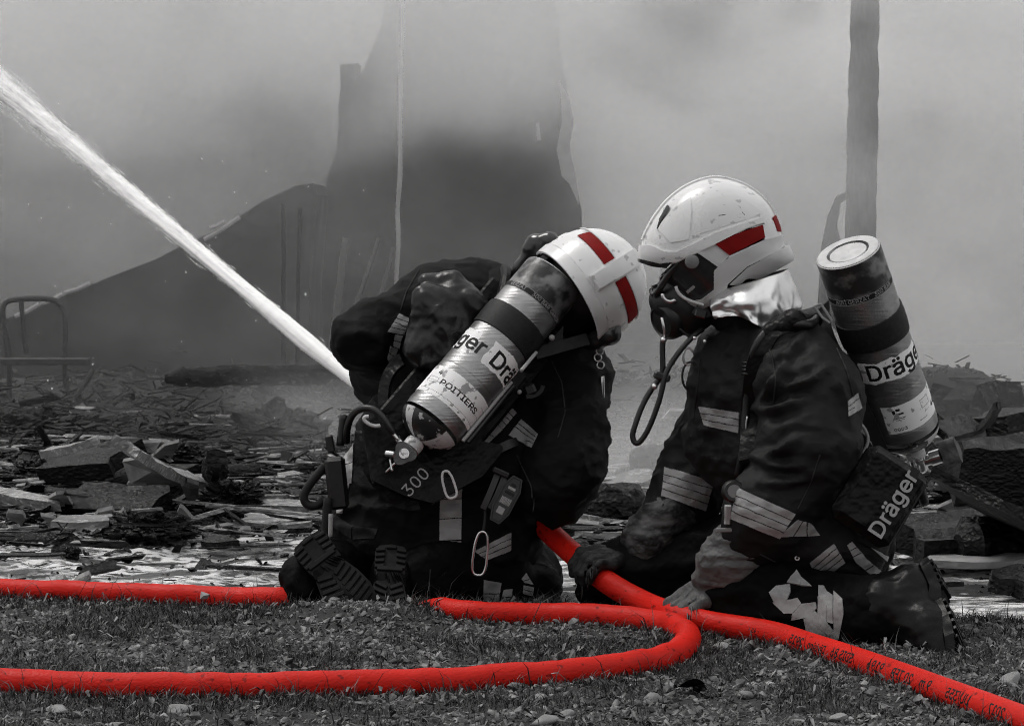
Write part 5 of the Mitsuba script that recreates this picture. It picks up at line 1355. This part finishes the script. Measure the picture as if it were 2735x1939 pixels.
# lower pouch with lettering
pc = P(2346, 1326, 6.53)
e1 = P(2422, 1290, 6.75) - P(2338, 1428, 6.72); e1 /= np.linalg.norm(e1)
e3 = np.array([.12, -1.0, .12]); e3 -= e1 * (e1 @ e3); e3 /= np.linalg.norm(e3); e2 = np.cross(e3, e1)
RB = np.stack([e1, e2, e3], 1)
bx_ = box(.196, .160, .055, .018).subdivide_to_size(.012)
bx_.vertices = bx_.vertices + .016 * fnoise(bx_.vertices, 9, 3)[:, None] * np.array([0, 0, 1.0])
pch = part(hr, 'pouch', put(bx_, pc, RB), 'm_leather', 30)
part(pch, 'print', put(wide(meshkit.text_mesh('Dräger', .036, .0012, bold=True), 1.08), pc + RB @ np.array([-.090, -.048, .036]), RB), 'm_greyink')
part(pch, 'print', put(meshkit.text_mesh('CE', .010, .0012), pc + RB @ np.array([.030, -.068, .0282]), RB), 'm_seam')
part(pch, 'badge', put(box(.030, .024, .003, .001), pc + RB @ np.array([.082, -.035, .0285]), RB), 'm_seam')
part(pch, 'seam', put(box(.20, .003, .002), pc + RB @ np.array([0, -.074, .028]), RB), 'm_seam')
part(hr, 'waist_belt', strap([P(2262, 1160, 6.80), P(2310, 1190, 6.80), P(2322, 1245, 6.80), P(2310, 1290, 6.78)], .03, .006, [0, -1, .2]), 'm_leather', 30)
part(hr, 'metal_rail', tube(spline([P(2288, 1125, 6.78), P(2312, 1150, 6.78), P(2318, 1180, 6.78), P(2308, 1205, 6.78), P(2304, 1230, 6.78)], 20), .004, 8), 'm_greyink', True)
part(B, 'snap', lathe([(.003, 0), (.006, 0), (.006, .002), (.003, .002)], S(JB, 2129, 1490, .001), [0, -1, 0], 16), 'm_pale', 30)


def seam(owner, body, px, r=.0022):              # a sewn seam lying on a garment
    px = np.array(px, float); t = np.linspace(0, len(px) - 1, 6 * len(px))
    pts = np.array([S(body, np.interp(k, range(len(px)), px[:, 0]), np.interp(k, range(len(px)), px[:, 1]), .001) for k in t])
    keep = [0]
    for k in range(1, len(pts)):
        if np.linalg.norm(pts[k] - pts[keep[-1]]) < .06:
            keep.append(k)
    part(owner, 'seam', tube(pts[keep], r, 6), 'm_seam', True)


seam(B, JB, [(2042, 905), (2062, 950), (2072, 1010), (2066, 1075)])
seam(B, JB, [(2235, 930), (2262, 990), (2280, 1060)])
seam(B, JB, [(2190, 1215), (2165, 1290), (2130, 1360)])
seam(B, JB, [(1870, 960), (1862, 1040), (1852, 1120)])
seam(B, JB, [(2030, 1480), (2090, 1510), (2150, 1545)])
# ------------------------------------------------------------------ the left firefighter, seen from behind, kneeling and leaning to the right
A = thing('person', 'firefighter kneeling with the back turned, leaning right and aiming the water jet', 'person')
ja = [(P(1075, 1395, 7.38), .150, P(1275, 1395, 7.38), .150), (P(1125, 1210, 7.38), .165, P(1310, 1230, 7.38), .165), (P(1100, 1380, 7.38), .16, P(1150, 1200, 7.38), .165), (P(1280, 1390, 7.38), .15, P(1330, 1220, 7.38), .165),
      (P(1150, 1200, 7.38), .165, P(1250, 950, 7.40), .165), (P(1330, 1220, 7.38), .165, P(1420, 1010, 7.40), .165), (P(1250, 950, 7.40), .16, P(1420, 1010, 7.40), .16),
      (P(1255, 800, 7.42), .098, P(1150, 830, 7.36), .098), (P(1150, 830, 7.36), .100, P(975, 900, 7.30), .072), (P(975, 900, 7.30), .072, P(1010, 985, 7.56), .060), (P(1010, 985, 7.56), .06, P(1000, 1040, 7.70), .05),
      (P(1255, 800, 7.42), .10, P(1440, 880, 7.42), .10), (P(1440, 880, 7.42), .10, P(1520, 1000, 7.34), .098), (P(1520, 1000, 7.34), .098, P(1527, 1165, 7.22), .084), (P(1527, 1165, 7.22), .080, P(1498, 1280, 7.14), .092), (P(1498, 1280, 7.14), .092, P(1478, 1325, 7.14), .066),
      (P(1050, 1440, 7.32), .12, P(1310, 1440, 7.32), .12), (P(1000, 1400, 7.36), .11, P(985, 1300, 7.38), .10)]
v1, v2 = folds(.014, 8.0, (1, 1, 1.4), 43, 2.8), folds(.005, 20, (1, 1, 1.2), 49, 2.4)
JA = flesh(ja, .0095, .05, 2, lambda p: v1(p) + v2(p))
part(A, 'jacket', JA, 'm_cloth', True)
for q, s in (([(1348, 1072), (1380, 1102), (1342, 1146), (1311, 1116)], 3), ([(1311, 1118), (1342, 1148), (1299, 1190), (1262, 1174)], 1), ([(1392, 1119), (1437, 1159), (1419, 1196), (1358, 1162)], 3), ([(1067, 838), (1094, 851), (1079, 893), (1035, 886)], 3), ([(1055, 893), (1076, 896), (1066, 930), (1050, 925)], 1), ([(1042, 925), (1062, 932), (1046, 975), (1034, 960)], 1),
             ([(1178, 1308), (1235, 1306), (1233, 1330), (1176, 1332)], 0), ([(1175, 1334), (1234, 1332), (1233, 1382), (1174, 1384)], 0), ([(1174, 1387), (1233, 1385), (1232, 1440), (1174, 1443)], 0), ([(1174, 1446), (1232, 1444), (1231, 1484), (1174, 1484)], 0),
             ([(1262, 1474), (1364, 1422), (1364, 1470), (1262, 1510)], 2), ([(925, 1190), (945, 1180), (940, 1290), (905, 1300)], 1), ([(905, 1300), (935, 1290), (915, 1370), (900, 1370)], 1)):
    try:
        tape(A, JA, q, seams=s)
    except ValueError as e:
        print('patch', q, e)
for q in ([(893, 1372), (940, 1404), (940, 1438), (890, 1405)], [(940, 1404), (1010, 1412), (1000, 1438), (945, 1440)], [(1205, 1478), (1262, 1474), (1262, 1512), (1215, 1506)]):
    part(A, 'hem_band', patch(JA, q, .003), 'm_strap', 30)
ta = [(P(1065, 1440, 7.42), .125, P(985, 1545, 7.62), .085), (P(985, 1545, 7.62), .085, P(880, 1520, 7.14), .072), (P(1285, 1440, 7.42), .13, P(1395, 1545, 7.56), .088), (P(1395, 1545, 7.56), .085, P(1120, 1555, 7.22), .085),
      (P(1395, 1545, 7.56), .085, P(1440, 1570, 7.36), .055), (P(800, 1548, 7.06), .040, P(800, 1590, 7.04), .036), (P(805, 1545, 7.08), .045, P(900, 1560, 7.20), .06), (P(1200, 1520, 7.26), .10, P(1330, 1540, 7.30), .085)]
v3, v4 = folds(.010, 10, (1, 1, 1.3), 53, 1.8), folds(.004, 24, (1, 1, 1), 59)
TA = flesh(ta, .0095, .04, 2, lambda p: v3(p) + v4(p))
part(A, 'trousers', TA, 'm_trouser', True)
for q in ([(1292, 1548), (1338, 1556), (1330, 1612), (1290, 1618)], [(1345, 1575), (1368, 1572), (1362, 1612), (1335, 1612)], [(1392, 1546), (1404, 1530), (1422, 1560), (1400, 1556)], [(1398, 1562), (1424, 1568), (1420, 1590), (1396, 1584)]):
    try:
        tape(A, TA, q, seams=1)
    except ValueError as e:
        print('patch', q, e)
bL = boot(A, P(822, 1446, 7.05), P(968, 1636, 6.965), np.array([.10, -1.0, .10]), shaft=.10, W=1.28, L=.245)
bR = boot(A, P(1046, 1468, 7.10), P(1032, 1646, 6.98), np.array([.02, -1.0, .25]), shaft=.10, W=1.05, L=.25)
# gloved hand on the nozzle, mostly hidden by the body, and the nozzle itself
nz = thing('hose_nozzle', 'black hose nozzle held by the left firefighter where the water jet starts', 'nozzle')
jd = (J1 - J0) / np.linalg.norm(J1 - J0)
part(nz, 'barrel', lathe([(.001, -.30), (.026, -.30), (.026, -.20), (.020, -.18), (.020, -.06), (.030, -.05), (.032, .01), (.024, .012), (.020, -.01), (.001, -.01)], J0, jd, 28), 'm_rubber', 40)
gb = grip(J0 - jd * .12, jd, np.array([.2, .5, 1.0]), np.array([.1, -1, 0]), P(1004, 1045, 7.72), 1.05, R=.022)
part(A, 'glove', flesh(gb, .004, .012, 2), 'm_glovedark', True)
hd1 = [(P(1560, 770, 7.27), .105, P(1520, 800, 7.30), .09), (P(1500, 830, 7.32), .065, P(1440, 880, 7.40), .08)]
part(A, 'head', flesh(hd1, .008, .03, 2), 'm_strap', True)
# ------------------------------------------------------------------ the left firefighter's gear
hc1 = P(1572, 763, 7.25)
hu = np.array([.82, .26, .50]); hu /= np.linalg.norm(hu)
hbk = np.array([.02, -1.0, .03]); hbk -= hu * (hbk @ hu); hbk /= np.linalg.norm(hbk)          # to the back of the head
hs = np.cross(hu, hbk)
if hs[0] < 0:
    hs = -hs                                     # to the lower right in the photograph


def ell(off, a=.142, b=.152, c=.146):            # helmet body: dome above, short skirt below
    A_ = np.linspace(0, 2 * PI, 96, endpoint=False)
    rows = [(-.105, .875), (-.085, .915), (-.06, .952), (-.035, .981), (-.012, .996)] + [(c * math.sin(t), math.cos(t) ** .97) for t in np.linspace(0, 1.5, 26)]
    V = np.vstack([hc1 + (h + (off if h > 0 else 0) * (h / c)) * hu + np.outer(np.cos(A_) * (a * w + off), hs) + np.outer(np.sin(A_) * (b * w + off), hbk) for h, w in rows] + [[hc1 + (c + off) * hu], [hc1 - .105 * hu]])
    n, m = 96, len(rows)
    i, j = np.meshgrid(np.arange(m - 1), np.arange(n), indexing='ij')
    q = np.stack([i * n + j, i * n + (j + 1) % n, (i + 1) * n + (j + 1) % n, (i + 1) * n + j], -1).reshape(-1, 4); j = np.arange(n)
    return MF(fix(mesh_of(V, np.vstack([q[:, [0, 1, 2]], q[:, [0, 2, 3]], np.stack([np.full(n, m * n), (m - 1) * n + j, (m - 1) * n + (j + 1) % n], 1), np.stack([np.full(n, m * n + 1), (j + 1) % n, j], 1)]))))


def hbx(u0, u1, s0, s1, b0, b1):
    return MF(put(trimesh.creation.box((s1 - s0, b1 - b0, u1 - u0)), hc1 + hs * (s0 + s1) / 2 + hbk * (b0 + b1) / 2 + hu * (u0 + u1) / 2, fixR))


fixR = np.stack([hs, hbk, hu], 1)
if np.linalg.det(fixR) < 0:
    fixR = np.stack([hs, hbk, hu], 1)[:, [1, 0, 2]]
    def hbx(u0, u1, s0, s1, b0, b1):
        return MF(put(trimesh.creation.box((b1 - b0, s1 - s0, u1 - u0)), hc1 + hs * (s0 + s1) / 2 + hbk * (b0 + b1) / 2 + hu * (u0 + u1) / 2, fixR))
e0 = ell(0)
hm1 = thing('fire_helmet', 'white firefighter helmet seen from behind, with a ridge between two red stripes', 'helmet')
part(hm1, 'shell', TM((e0 - ell(-.005)) - hbx(-.3, -.060, -.3, .3, -.3, .3)), 'm_helmet', 30)
part(hm1, 'rim', TM((ell(.006) - ell(.0002)) ^ hbx(-.068, -.040, -.3, .3, -.3, .3)), 'm_helmet', 30)
part(hm1, 'lining', TM(ell(-.012) - ell(-.018) - hbx(-.3, -.058, -.3, .3, -.3, .3)), 'm_strap', 30)
part(hm1, 'rear_band', TM((ell(.0025) - ell(.0001)) ^ hbx(-.036, .016, -.3, .3, -.02, .3)), 'm_helmet', 30)
part(hm1, 'ridge', TM((ell(.013) - ell(.0001)) ^ hbx(-.030, .122, -.021, .021, -.01, .3)), 'm_helmet', 30)
part(hm1, 'ridge_plate', TM((ell(.017) - ell(.0132)) ^ hbx(-.028, .022, -.019, .019, .02, .3)), 'm_helmet', 30)
part(hm1, 'red_stripe', TM((ell(.0035) - ell(.0001)) ^ hbx(.020, .052, -.3, -.026, .082, .3)), 'm_red', 30)
part(hm1, 'red_stripe', TM((ell(.0035) - ell(.0001)) ^ hbx(.020, .052, .026, .3, .060, .3)), 'm_red', 30)
for s0, s1 in ((-.3, -.026), (.026, .3)):
    part(hm1, 'groove_trim', TM((ell(.0040) - ell(.0001)) ^ hbx(.0535, .058, s0, s1, .02, .3)), 'm_helmetlow', 30)
# neck flap and mask parts seen round the helmet
mk1 = thing('breathing_mask', 'black glossy mask and straps showing at both sides of the rear-view helmet', 'mask')
part(mk1, 'face_piece', flesh([(P(1468, 646, 7.26), .024, P(1432, 658, 7.28), .026), (P(1432, 658, 7.28), .028, P(1400, 712, 7.30), .022), (P(1400, 712, 7.30), .022, P(1378, 755, 7.32), .018)], .005, .015, 2, folds(.004, 30, seed=5)), 'm_plastic', True)
part(mk1, 'strap', strap([P(1494, 655, 7.20), P(1455, 688, 7.20), P(1425, 708, 7.20), P(1395, 718, 7.22)], .016, .004, [-.4, -1, .3]), 'm_rubber')
part(mk1, 'buckle', put(box(.014, .03, .02, .003), P(1487, 645, 7.24), frame([.7, 0, -.4])), 'm_plastic')
part(mk1, 'regulator', flesh([(P(1590, 905, 7.20), .020, P(1630, 893, 7.18), .026), (P(1630, 893, 7.18), .024, P(1643, 868, 7.18), .016), (P(1575, 915, 7.22), .02, P(1600, 915, 7.20), .018)], .005, .012, 2), 'm_plastic', True)

top1, bot1 = P(1480, 742, 7.20), P(1098, 1196, 7.02)
C1 = Cyl(top1, top1 + (bot1 - top1) / np.linalg.norm(bot1 - top1) * .57, .0815, np.array([-.0, -1.0, 0.1]))
cylinder('scratched steel air cylinder on the back of the left firefighter, lettered with a town name', C1, [(-3.2, -1.15, False), (-1.15, -.72, True), (-.72, .55, False), (.55, 1.35, True), (1.35, 3.1, False)],
         ([('GERZAT', -1.05), ('300 BAR', -.15), ('GERZAT', .62)],
          [('frame', -1.15, .050, .016, .036), ('text', -.62, .0465, .0150, 'POITIERS'), ('bar', -1.2, .044, .0006, .225), ('bar', -1.2, .069, .0006, .225), ('text', -.92, .024, .013, '4'), ('bar', 1.0, .02, .0006, .03)]), (-2.52, .12), band=(.150, .222), label_s=(.248, .312), plate=(.372, .452), plate_th=(-1.75, 1.6))
vk1 = thing('cylinder_valve', 'grey lobed valve knob with a white centre at the foot of the tilted air cylinder', 'valve')
kc = P(1079, 1214, 6.99)
part(vk1, 'body', lathe([(.001, 0), (.020, 0), (.021, .004), (.021, .026), (.001, .026)], C1.o + C1.d * .574, C1.d, 24), 'm_steel', 35)
kd1 = np.array([.05, -1.0, .18]); kd1 /= np.linalg.norm(kd1); kf = frame(kd1); KR = np.stack([kf[:, 1], kf[:, 2], kf[:, 0]], 1)
lob = [(.0265 + .0045 * math.cos(3 * a + .5), a) for a in np.linspace(0, 2 * PI, 49)[:-1]]
part(vk1, 'knob', put(trimesh.creation.extrude_polygon(Polygon([(r * math.cos(a), r * math.sin(a)) for r, a in lob]), .026, engine='earcut'), kc, KR), 'm_glove', 30)
cpk = part(vk1, 'centre_cap', lathe([(.0005, .0262), (.0125, .0262), (.0125, .0285), (.0005, .0285)], kc, kd1, 28), 'm_label', 30)
part(vk1, 'print', put(meshkit.text_mesh('Dräger', .0038, .0003, bold=True), kc + kd1 * .0286 - KR[:, 0] * .008 - KR[:, 1] * .0018, KR), 'm_greyink')
for q0, q1, r in (((1035, 1140), (1065, 1175), .006), ((1060, 1170), (1085, 1196), .009), ((1030, 1212), (1056, 1214), .009), ((1042, 1225), (1048, 1258), .004), ((1030, 1262), (1056, 1236), .003)):
    part(vk1, 'fitting', rod(P(*q0, 7.04), P(*q1, 7.03), r), 'm_steel', True)

hn = thing('breathing_harness', 'black harness and back plate of the left firefighter, marked 300', 'harness')
# back plate: a long flat plate under the cylinder with a wide foot
d1 = C1.d; nrm = -C1.f
bp = C1.o + C1.f * -.095
BPR = np.stack([C1.r, -d1, np.cross(C1.r, -d1)], 1)
part(hn, 'back_plate', put(box(.25, .46, .022, .006), bp + d1 * .30, BPR), 'm_leather', 30)
ft = [P(975, 1150, 7.10), P(1050, 1120, 7.12), P(1240, 1190, 7.14), P(1330, 1200, 7.14), P(1280, 1262, 7.10), P(1150, 1335, 7.06), P(1085, 1318, 7.05), P(1000, 1285, 7.06)]
fc_ = np.mean(ft, 0); fn_ = np.linalg.svd(np.array(ft) - fc_)[2][2]; fn_ *= np.sign(fn_ @ [0, -1.0, 0])
fx = frame(np.array(ft[2]) - ft[1], fn_); fl = (np.array(ft) - fc_) @ fx
fp = trimesh.creation.extrude_polygon(Polygon(fl[:, :2]).buffer(.02).buffer(-.008), .018, engine='earcut')
if fx[1, 2] > 0:
    pass
fkey = part(hn, 'foot_plate', put(fp, fc_, fx), 'm_leather', 30)
zt = .0182 if fx[1, 2] < 0 else -.0005
t3 = meshkit.text_mesh('300', .030, .0008)
td = P(1140, 1258, 7.03) - P(1085, 1318, 7.03); td /= np.linalg.norm(td)
tn = np.array([0.05, -1.0, .25]); tn -= td * (tn @ td); tn /= np.linalg.norm(tn)
part(fkey, 'print', put(t3, P(1092, 1330, 7.015), np.stack([td, np.cross(tn, td), tn], 1)), 'm_greyink')
snap_hook(hn, 'oval_ring', P(1199, 1294, 7.0), P(1210, 1325, 7.08) - P(1188, 1250, 7.08), X_, .068, .027, .0032, 'm_pale')
part(hn, 'wire_hook', tube(spline([P(1016, 1135, 7.03), P(985, 1132, 7.03), P(972, 1118, 7.03), P(985, 1112, 7.03)], 24), .0045, 8), 'm_pale', True)
part(hn, 'wire_hook', tube(spline([P(1016, 1113, 7.03), P(1026, 1118, 7.03), P(1030, 1126, 7.03)], 12), .0045, 8), 'm_pale', True)
part(hn, 'pressure_hose', tube(spline([P(925, 1180, 7.2), P(935, 1120, 7.12), P(965, 1092, 7.06), P(1000, 1095, 7.04), P(1030, 1125, 7.03), P(1052, 1155, 7.03)], 50), .009, 12), 'm_rubber', True)
# rails beside the cylinder
for q0, q1, r in (((1366, 1020), (1236, 1178), .0052), ((1432, 942), (1392, 990), .0046), ((1372, 1030), (1250, 1182), .006)):
    part(hn, 'rail', rod(P(*q0, 7.10), P(*q1, 7.02), r), 'm_railmetal' if r != .006 else 'm_rubber', True)
part(hn, 'clamp', put(box(.05, .03, .04, .006), P(1375, 1010, 7.12), frame(-d1)), 'm_rubber', 30)
part(hn, 'clamp', put(box(.03, .03, .03, .006), P(1415, 1040, 7.14), frame([1, 0, .4])), 'm_rubber', 30)
part(hn, 'rivet', put(trimesh.creation.icosphere(subdivisions=2, radius=.0075), P(1474, 902, 7.12)), 'm_greyink', True)
part(hn, 'stud', put(trimesh.creation.icosphere(subdivisions=2, radius=.006), P(1387, 1047, 7.12)), 'm_greyink', True)
part(hn, 'triangle_plate', shell_up(mesh_of([P(1440, 945, 7.15), P(1505, 870, 7.17), P(1502, 925, 7.16)], [[0, 2, 1]]), .0, .006), 'm_strap')
part(hn, 'webbing', strap([P(1430, 945, 7.13), P(1500, 925, 7.15), P(1570, 905, 7.17)], .03, .005, [0, -1, .3]), 'm_strap')
part(hn, 'webbing', strap([P(1405, 1060, 7.12), P(1440, 1050, 7.14), P(1450, 1030, 7.15)], .010, .004, [0, -1, .3]), 'm_seam')
part(hn, 'shoulder_strap', strap([S(JA, x, y, .006) for x, y in ((1300, 850), (1318, 790), (1322, 750), (1318, 722))], .045, .010, [-.2, -1, .4]), 'm_cloth', 30)
part(hn, 'shoulder_strap', tube(spline([P(1332, 830, 7.20), P(1345, 780, 7.24), P(1352, 745, 7.28), P(1350, 722, 7.33)], 24), .016, 10), 'm_leather', 30)
part(hn, 'shoulder_strap', strap([P(1040, 1130, 7.14), P(1026, 1060, 7.16), P(1040, 1000, 7.18), P(1075, 960, 7.18)], .034, .010, [-.8, -1, .2]), 'm_leather', 30)
part(hn, 'waist_belt', strap([P(965, 1150, 7.14), P(985, 1250, 7.10), P(1050, 1330, 7.10), P(1120, 1345, 7.10)], .03, .006, [-.2, -1, .2]), 'm_leather', 30)
part(hn, 'waist_belt', strap([S(JA, x, y, .006) for x, y in ((1240, 1210), (1290, 1216), (1340, 1196), (1380, 1180))], .022, .008, [.2, -1, .3]), 'm_rubber', 30)
# the glossy leather cover hanging over the left shoulder
cov = [(P(1138, 752, 7.20), .016, P(1215, 755, 7.20), .022), (P(1215, 755, 7.20), .022, P(1265, 785, 7.22), .016), (P(1140, 800, 7.16), .024, P(1262, 815, 7.18), .030), (P(1140, 800, 7.16), .026, P(1118, 930, 7.15), .030), (P(1262, 815, 7.18), .030, P(1205, 940, 7.15), .034), (P(1118, 930, 7.15), .034, P(1185, 975, 7.15), .030), (P(1185, 860, 7.15), .038, P(1165, 930, 7.14), .036), (P(1240, 800, 7.2), .03, P(1275, 840, 7.2), .024)]
c_f = folds(.013, 10, (1, 1, .5), 67, 2.4); c_g = folds(.005, 24, (1, 1, .7), 66, 2.2)
CV = flesh(cov, .0055, .034, 2, lambda p: c_f(p) + c_g(p))
one('leather_cover', CV, 'm_plastic2', 'crumpled glossy black leather cover over the left shoulder beside the tilted air cylinder', 'cover', True)
# body alarm, snap hook and their straps on the right hip
bd = thing('body_alarm', 'small black oblong body alarm with a grey screen hanging at the right hip', 'alarm')
ad = P(1322, 1385, 7.09) - P(1375, 1285, 7.11); ad /= np.linalg.norm(ad)
an_ = np.array([.05, -1.0, .1]); an_ -= ad * (an_ @ ad); an_ /= np.linalg.norm(an_); AR = np.stack([np.cross(an_, -ad), -ad, an_], 1); ao = P(1350, 1336, 7.095)
cs_ = Polygon([(-.020, -.03), (-.010, -.058), (.010, -.058), (.020, -.03), (.020, .03), (.010, .058), (-.010, .058), (-.020, .03)]).buffer(.004)
part(bd, 'case', put(trimesh.creation.extrude_polygon(cs_, .022, engine='earcut'), ao, AR), 'm_rubber', 30)
rg_ = cs_.buffer(-.0035).difference(cs_.buffer(-.0055))
part(bd, 'rim', put(trimesh.creation.extrude_polygon(rg_, .002, engine='earcut'), ao + an_ * .0215, AR), 'm_seam')
part(bd, 'screen', put(box(.018, .018, .002, .0008), ao + AR @ np.array([0, -.030, .0225]), AR), 'm_tape')
for k in range(8):
    part(bd, 'grille_bar', put(box(.0022, .018, .002), ao + AR @ np.array([-.012 + .0034 * k, -.004, .0225]), AR), 'm_tape')
for y_, w_ in ((.018, .024), (.030, .020), (.040, .012)):
    part(bd, 'button', put(box(w_, .007, .003, .001), ao + AR @ np.array([0, y_, .0225]), AR), 'm_greyink' if y_ == .030 else 'm_seam')
sk = thing('snap_hook', 'steel snap hook dangling from two short straps at the right hip', 'snap hook')
snap_hook(sk, 'hook', P(1283, 1478, 7.08), P(1276, 1540, 7.08) - P(1290, 1420, 7.08), X_, .108, .034, .0036)
part(sk, 'lanyard', tube(spline([P(1296, 1362, 7.10), P(1294, 1400, 7.09), P(1288, 1425, 7.08)], 14), .004, 7), 'm_seam', True)
for dx in (0, 22):
    part(sk, 'strap', strap([P(1328 + dx, 1268, 7.10), P(1305 + dx, 1325, 7.09), P(1290 + dx * .9, 1358, 7.09)], .015, .007, [0, -1, .2]), 'm_strap2')
part(sk, 'buckle', put(box(.045, .012, .014, .003), P(1338, 1262, 7.09), frame([1, 0, -.45])), 'm_rubber')
# radio and its cord on the left side
rd = thing('radio', 'black radio with a stubby aerial on the left hip', 'radio')
part(rd, 'case', put(box(.05, .05, .13, .008), P(900, 1290, 7.20), frame([1, 0, .1])), 'm_rubber', 30)
part(rd, 'aerial', rod(P(908, 1190, 7.20), P(918, 1108, 7.20), .010), 'm_rubber', True)
part(rd, 'clip', put(box(.02, .02, .045, .004), P(882, 1185, 7.20), frame([1, 0, .2])), 'm_plastic')
part(rd, 'strap', tube(spline([P(870, 1240, 7.2), P(830, 1290, 7.2), P(812, 1330, 7.2), P(826, 1350, 7.2), P(868, 1330, 7.2)], 40), .011, 9), 'm_strap', True)
part(rd, 'strap', rod(P(876, 1330, 7.16), P(868, 1440, 7.16), .012), 'm_strap', True)
part(rd, 'cord_end', rod(P(884, 1372, 7.13), P(882, 1432, 7.13), .006), 'm_greyink', True)
# clips down the right side
rc = thing('key_chain', 'small steel rings and a strip hanging at the right edge of the left firefighter', 'chain')
for k, (x, y) in enumerate(((1597, 955), (1604, 975), (1602, 938))):
    a = np.linspace(0, 2 * PI, 25)
    part(rc, 'ring', tube(np.array([P(x, y, 7.22) + .009 * np.array([math.cos(t), .3 * math.sin(t + k), math.sin(t)]) for t in a]), .0018, 6, ref=(0, 1, 0), cap=False), 'm_steel', True)
part(rc, 'strip', rod(P(1608, 1005, 7.24), P(1612, 1130, 7.24), .006), 'm_steel', True)

seam(A, JA, [(1470, 960), (1500, 1020), (1510, 1100), (1490, 1170)])
seam(A, JA, [(1380, 1215), (1420, 1300), (1425, 1400), (1405, 1480)])
seam(A, JA, [(1120, 720), (1085, 780), (1070, 830)])
seam(A, TA, [(1150, 1520), (1146, 1560), (1148, 1600)])
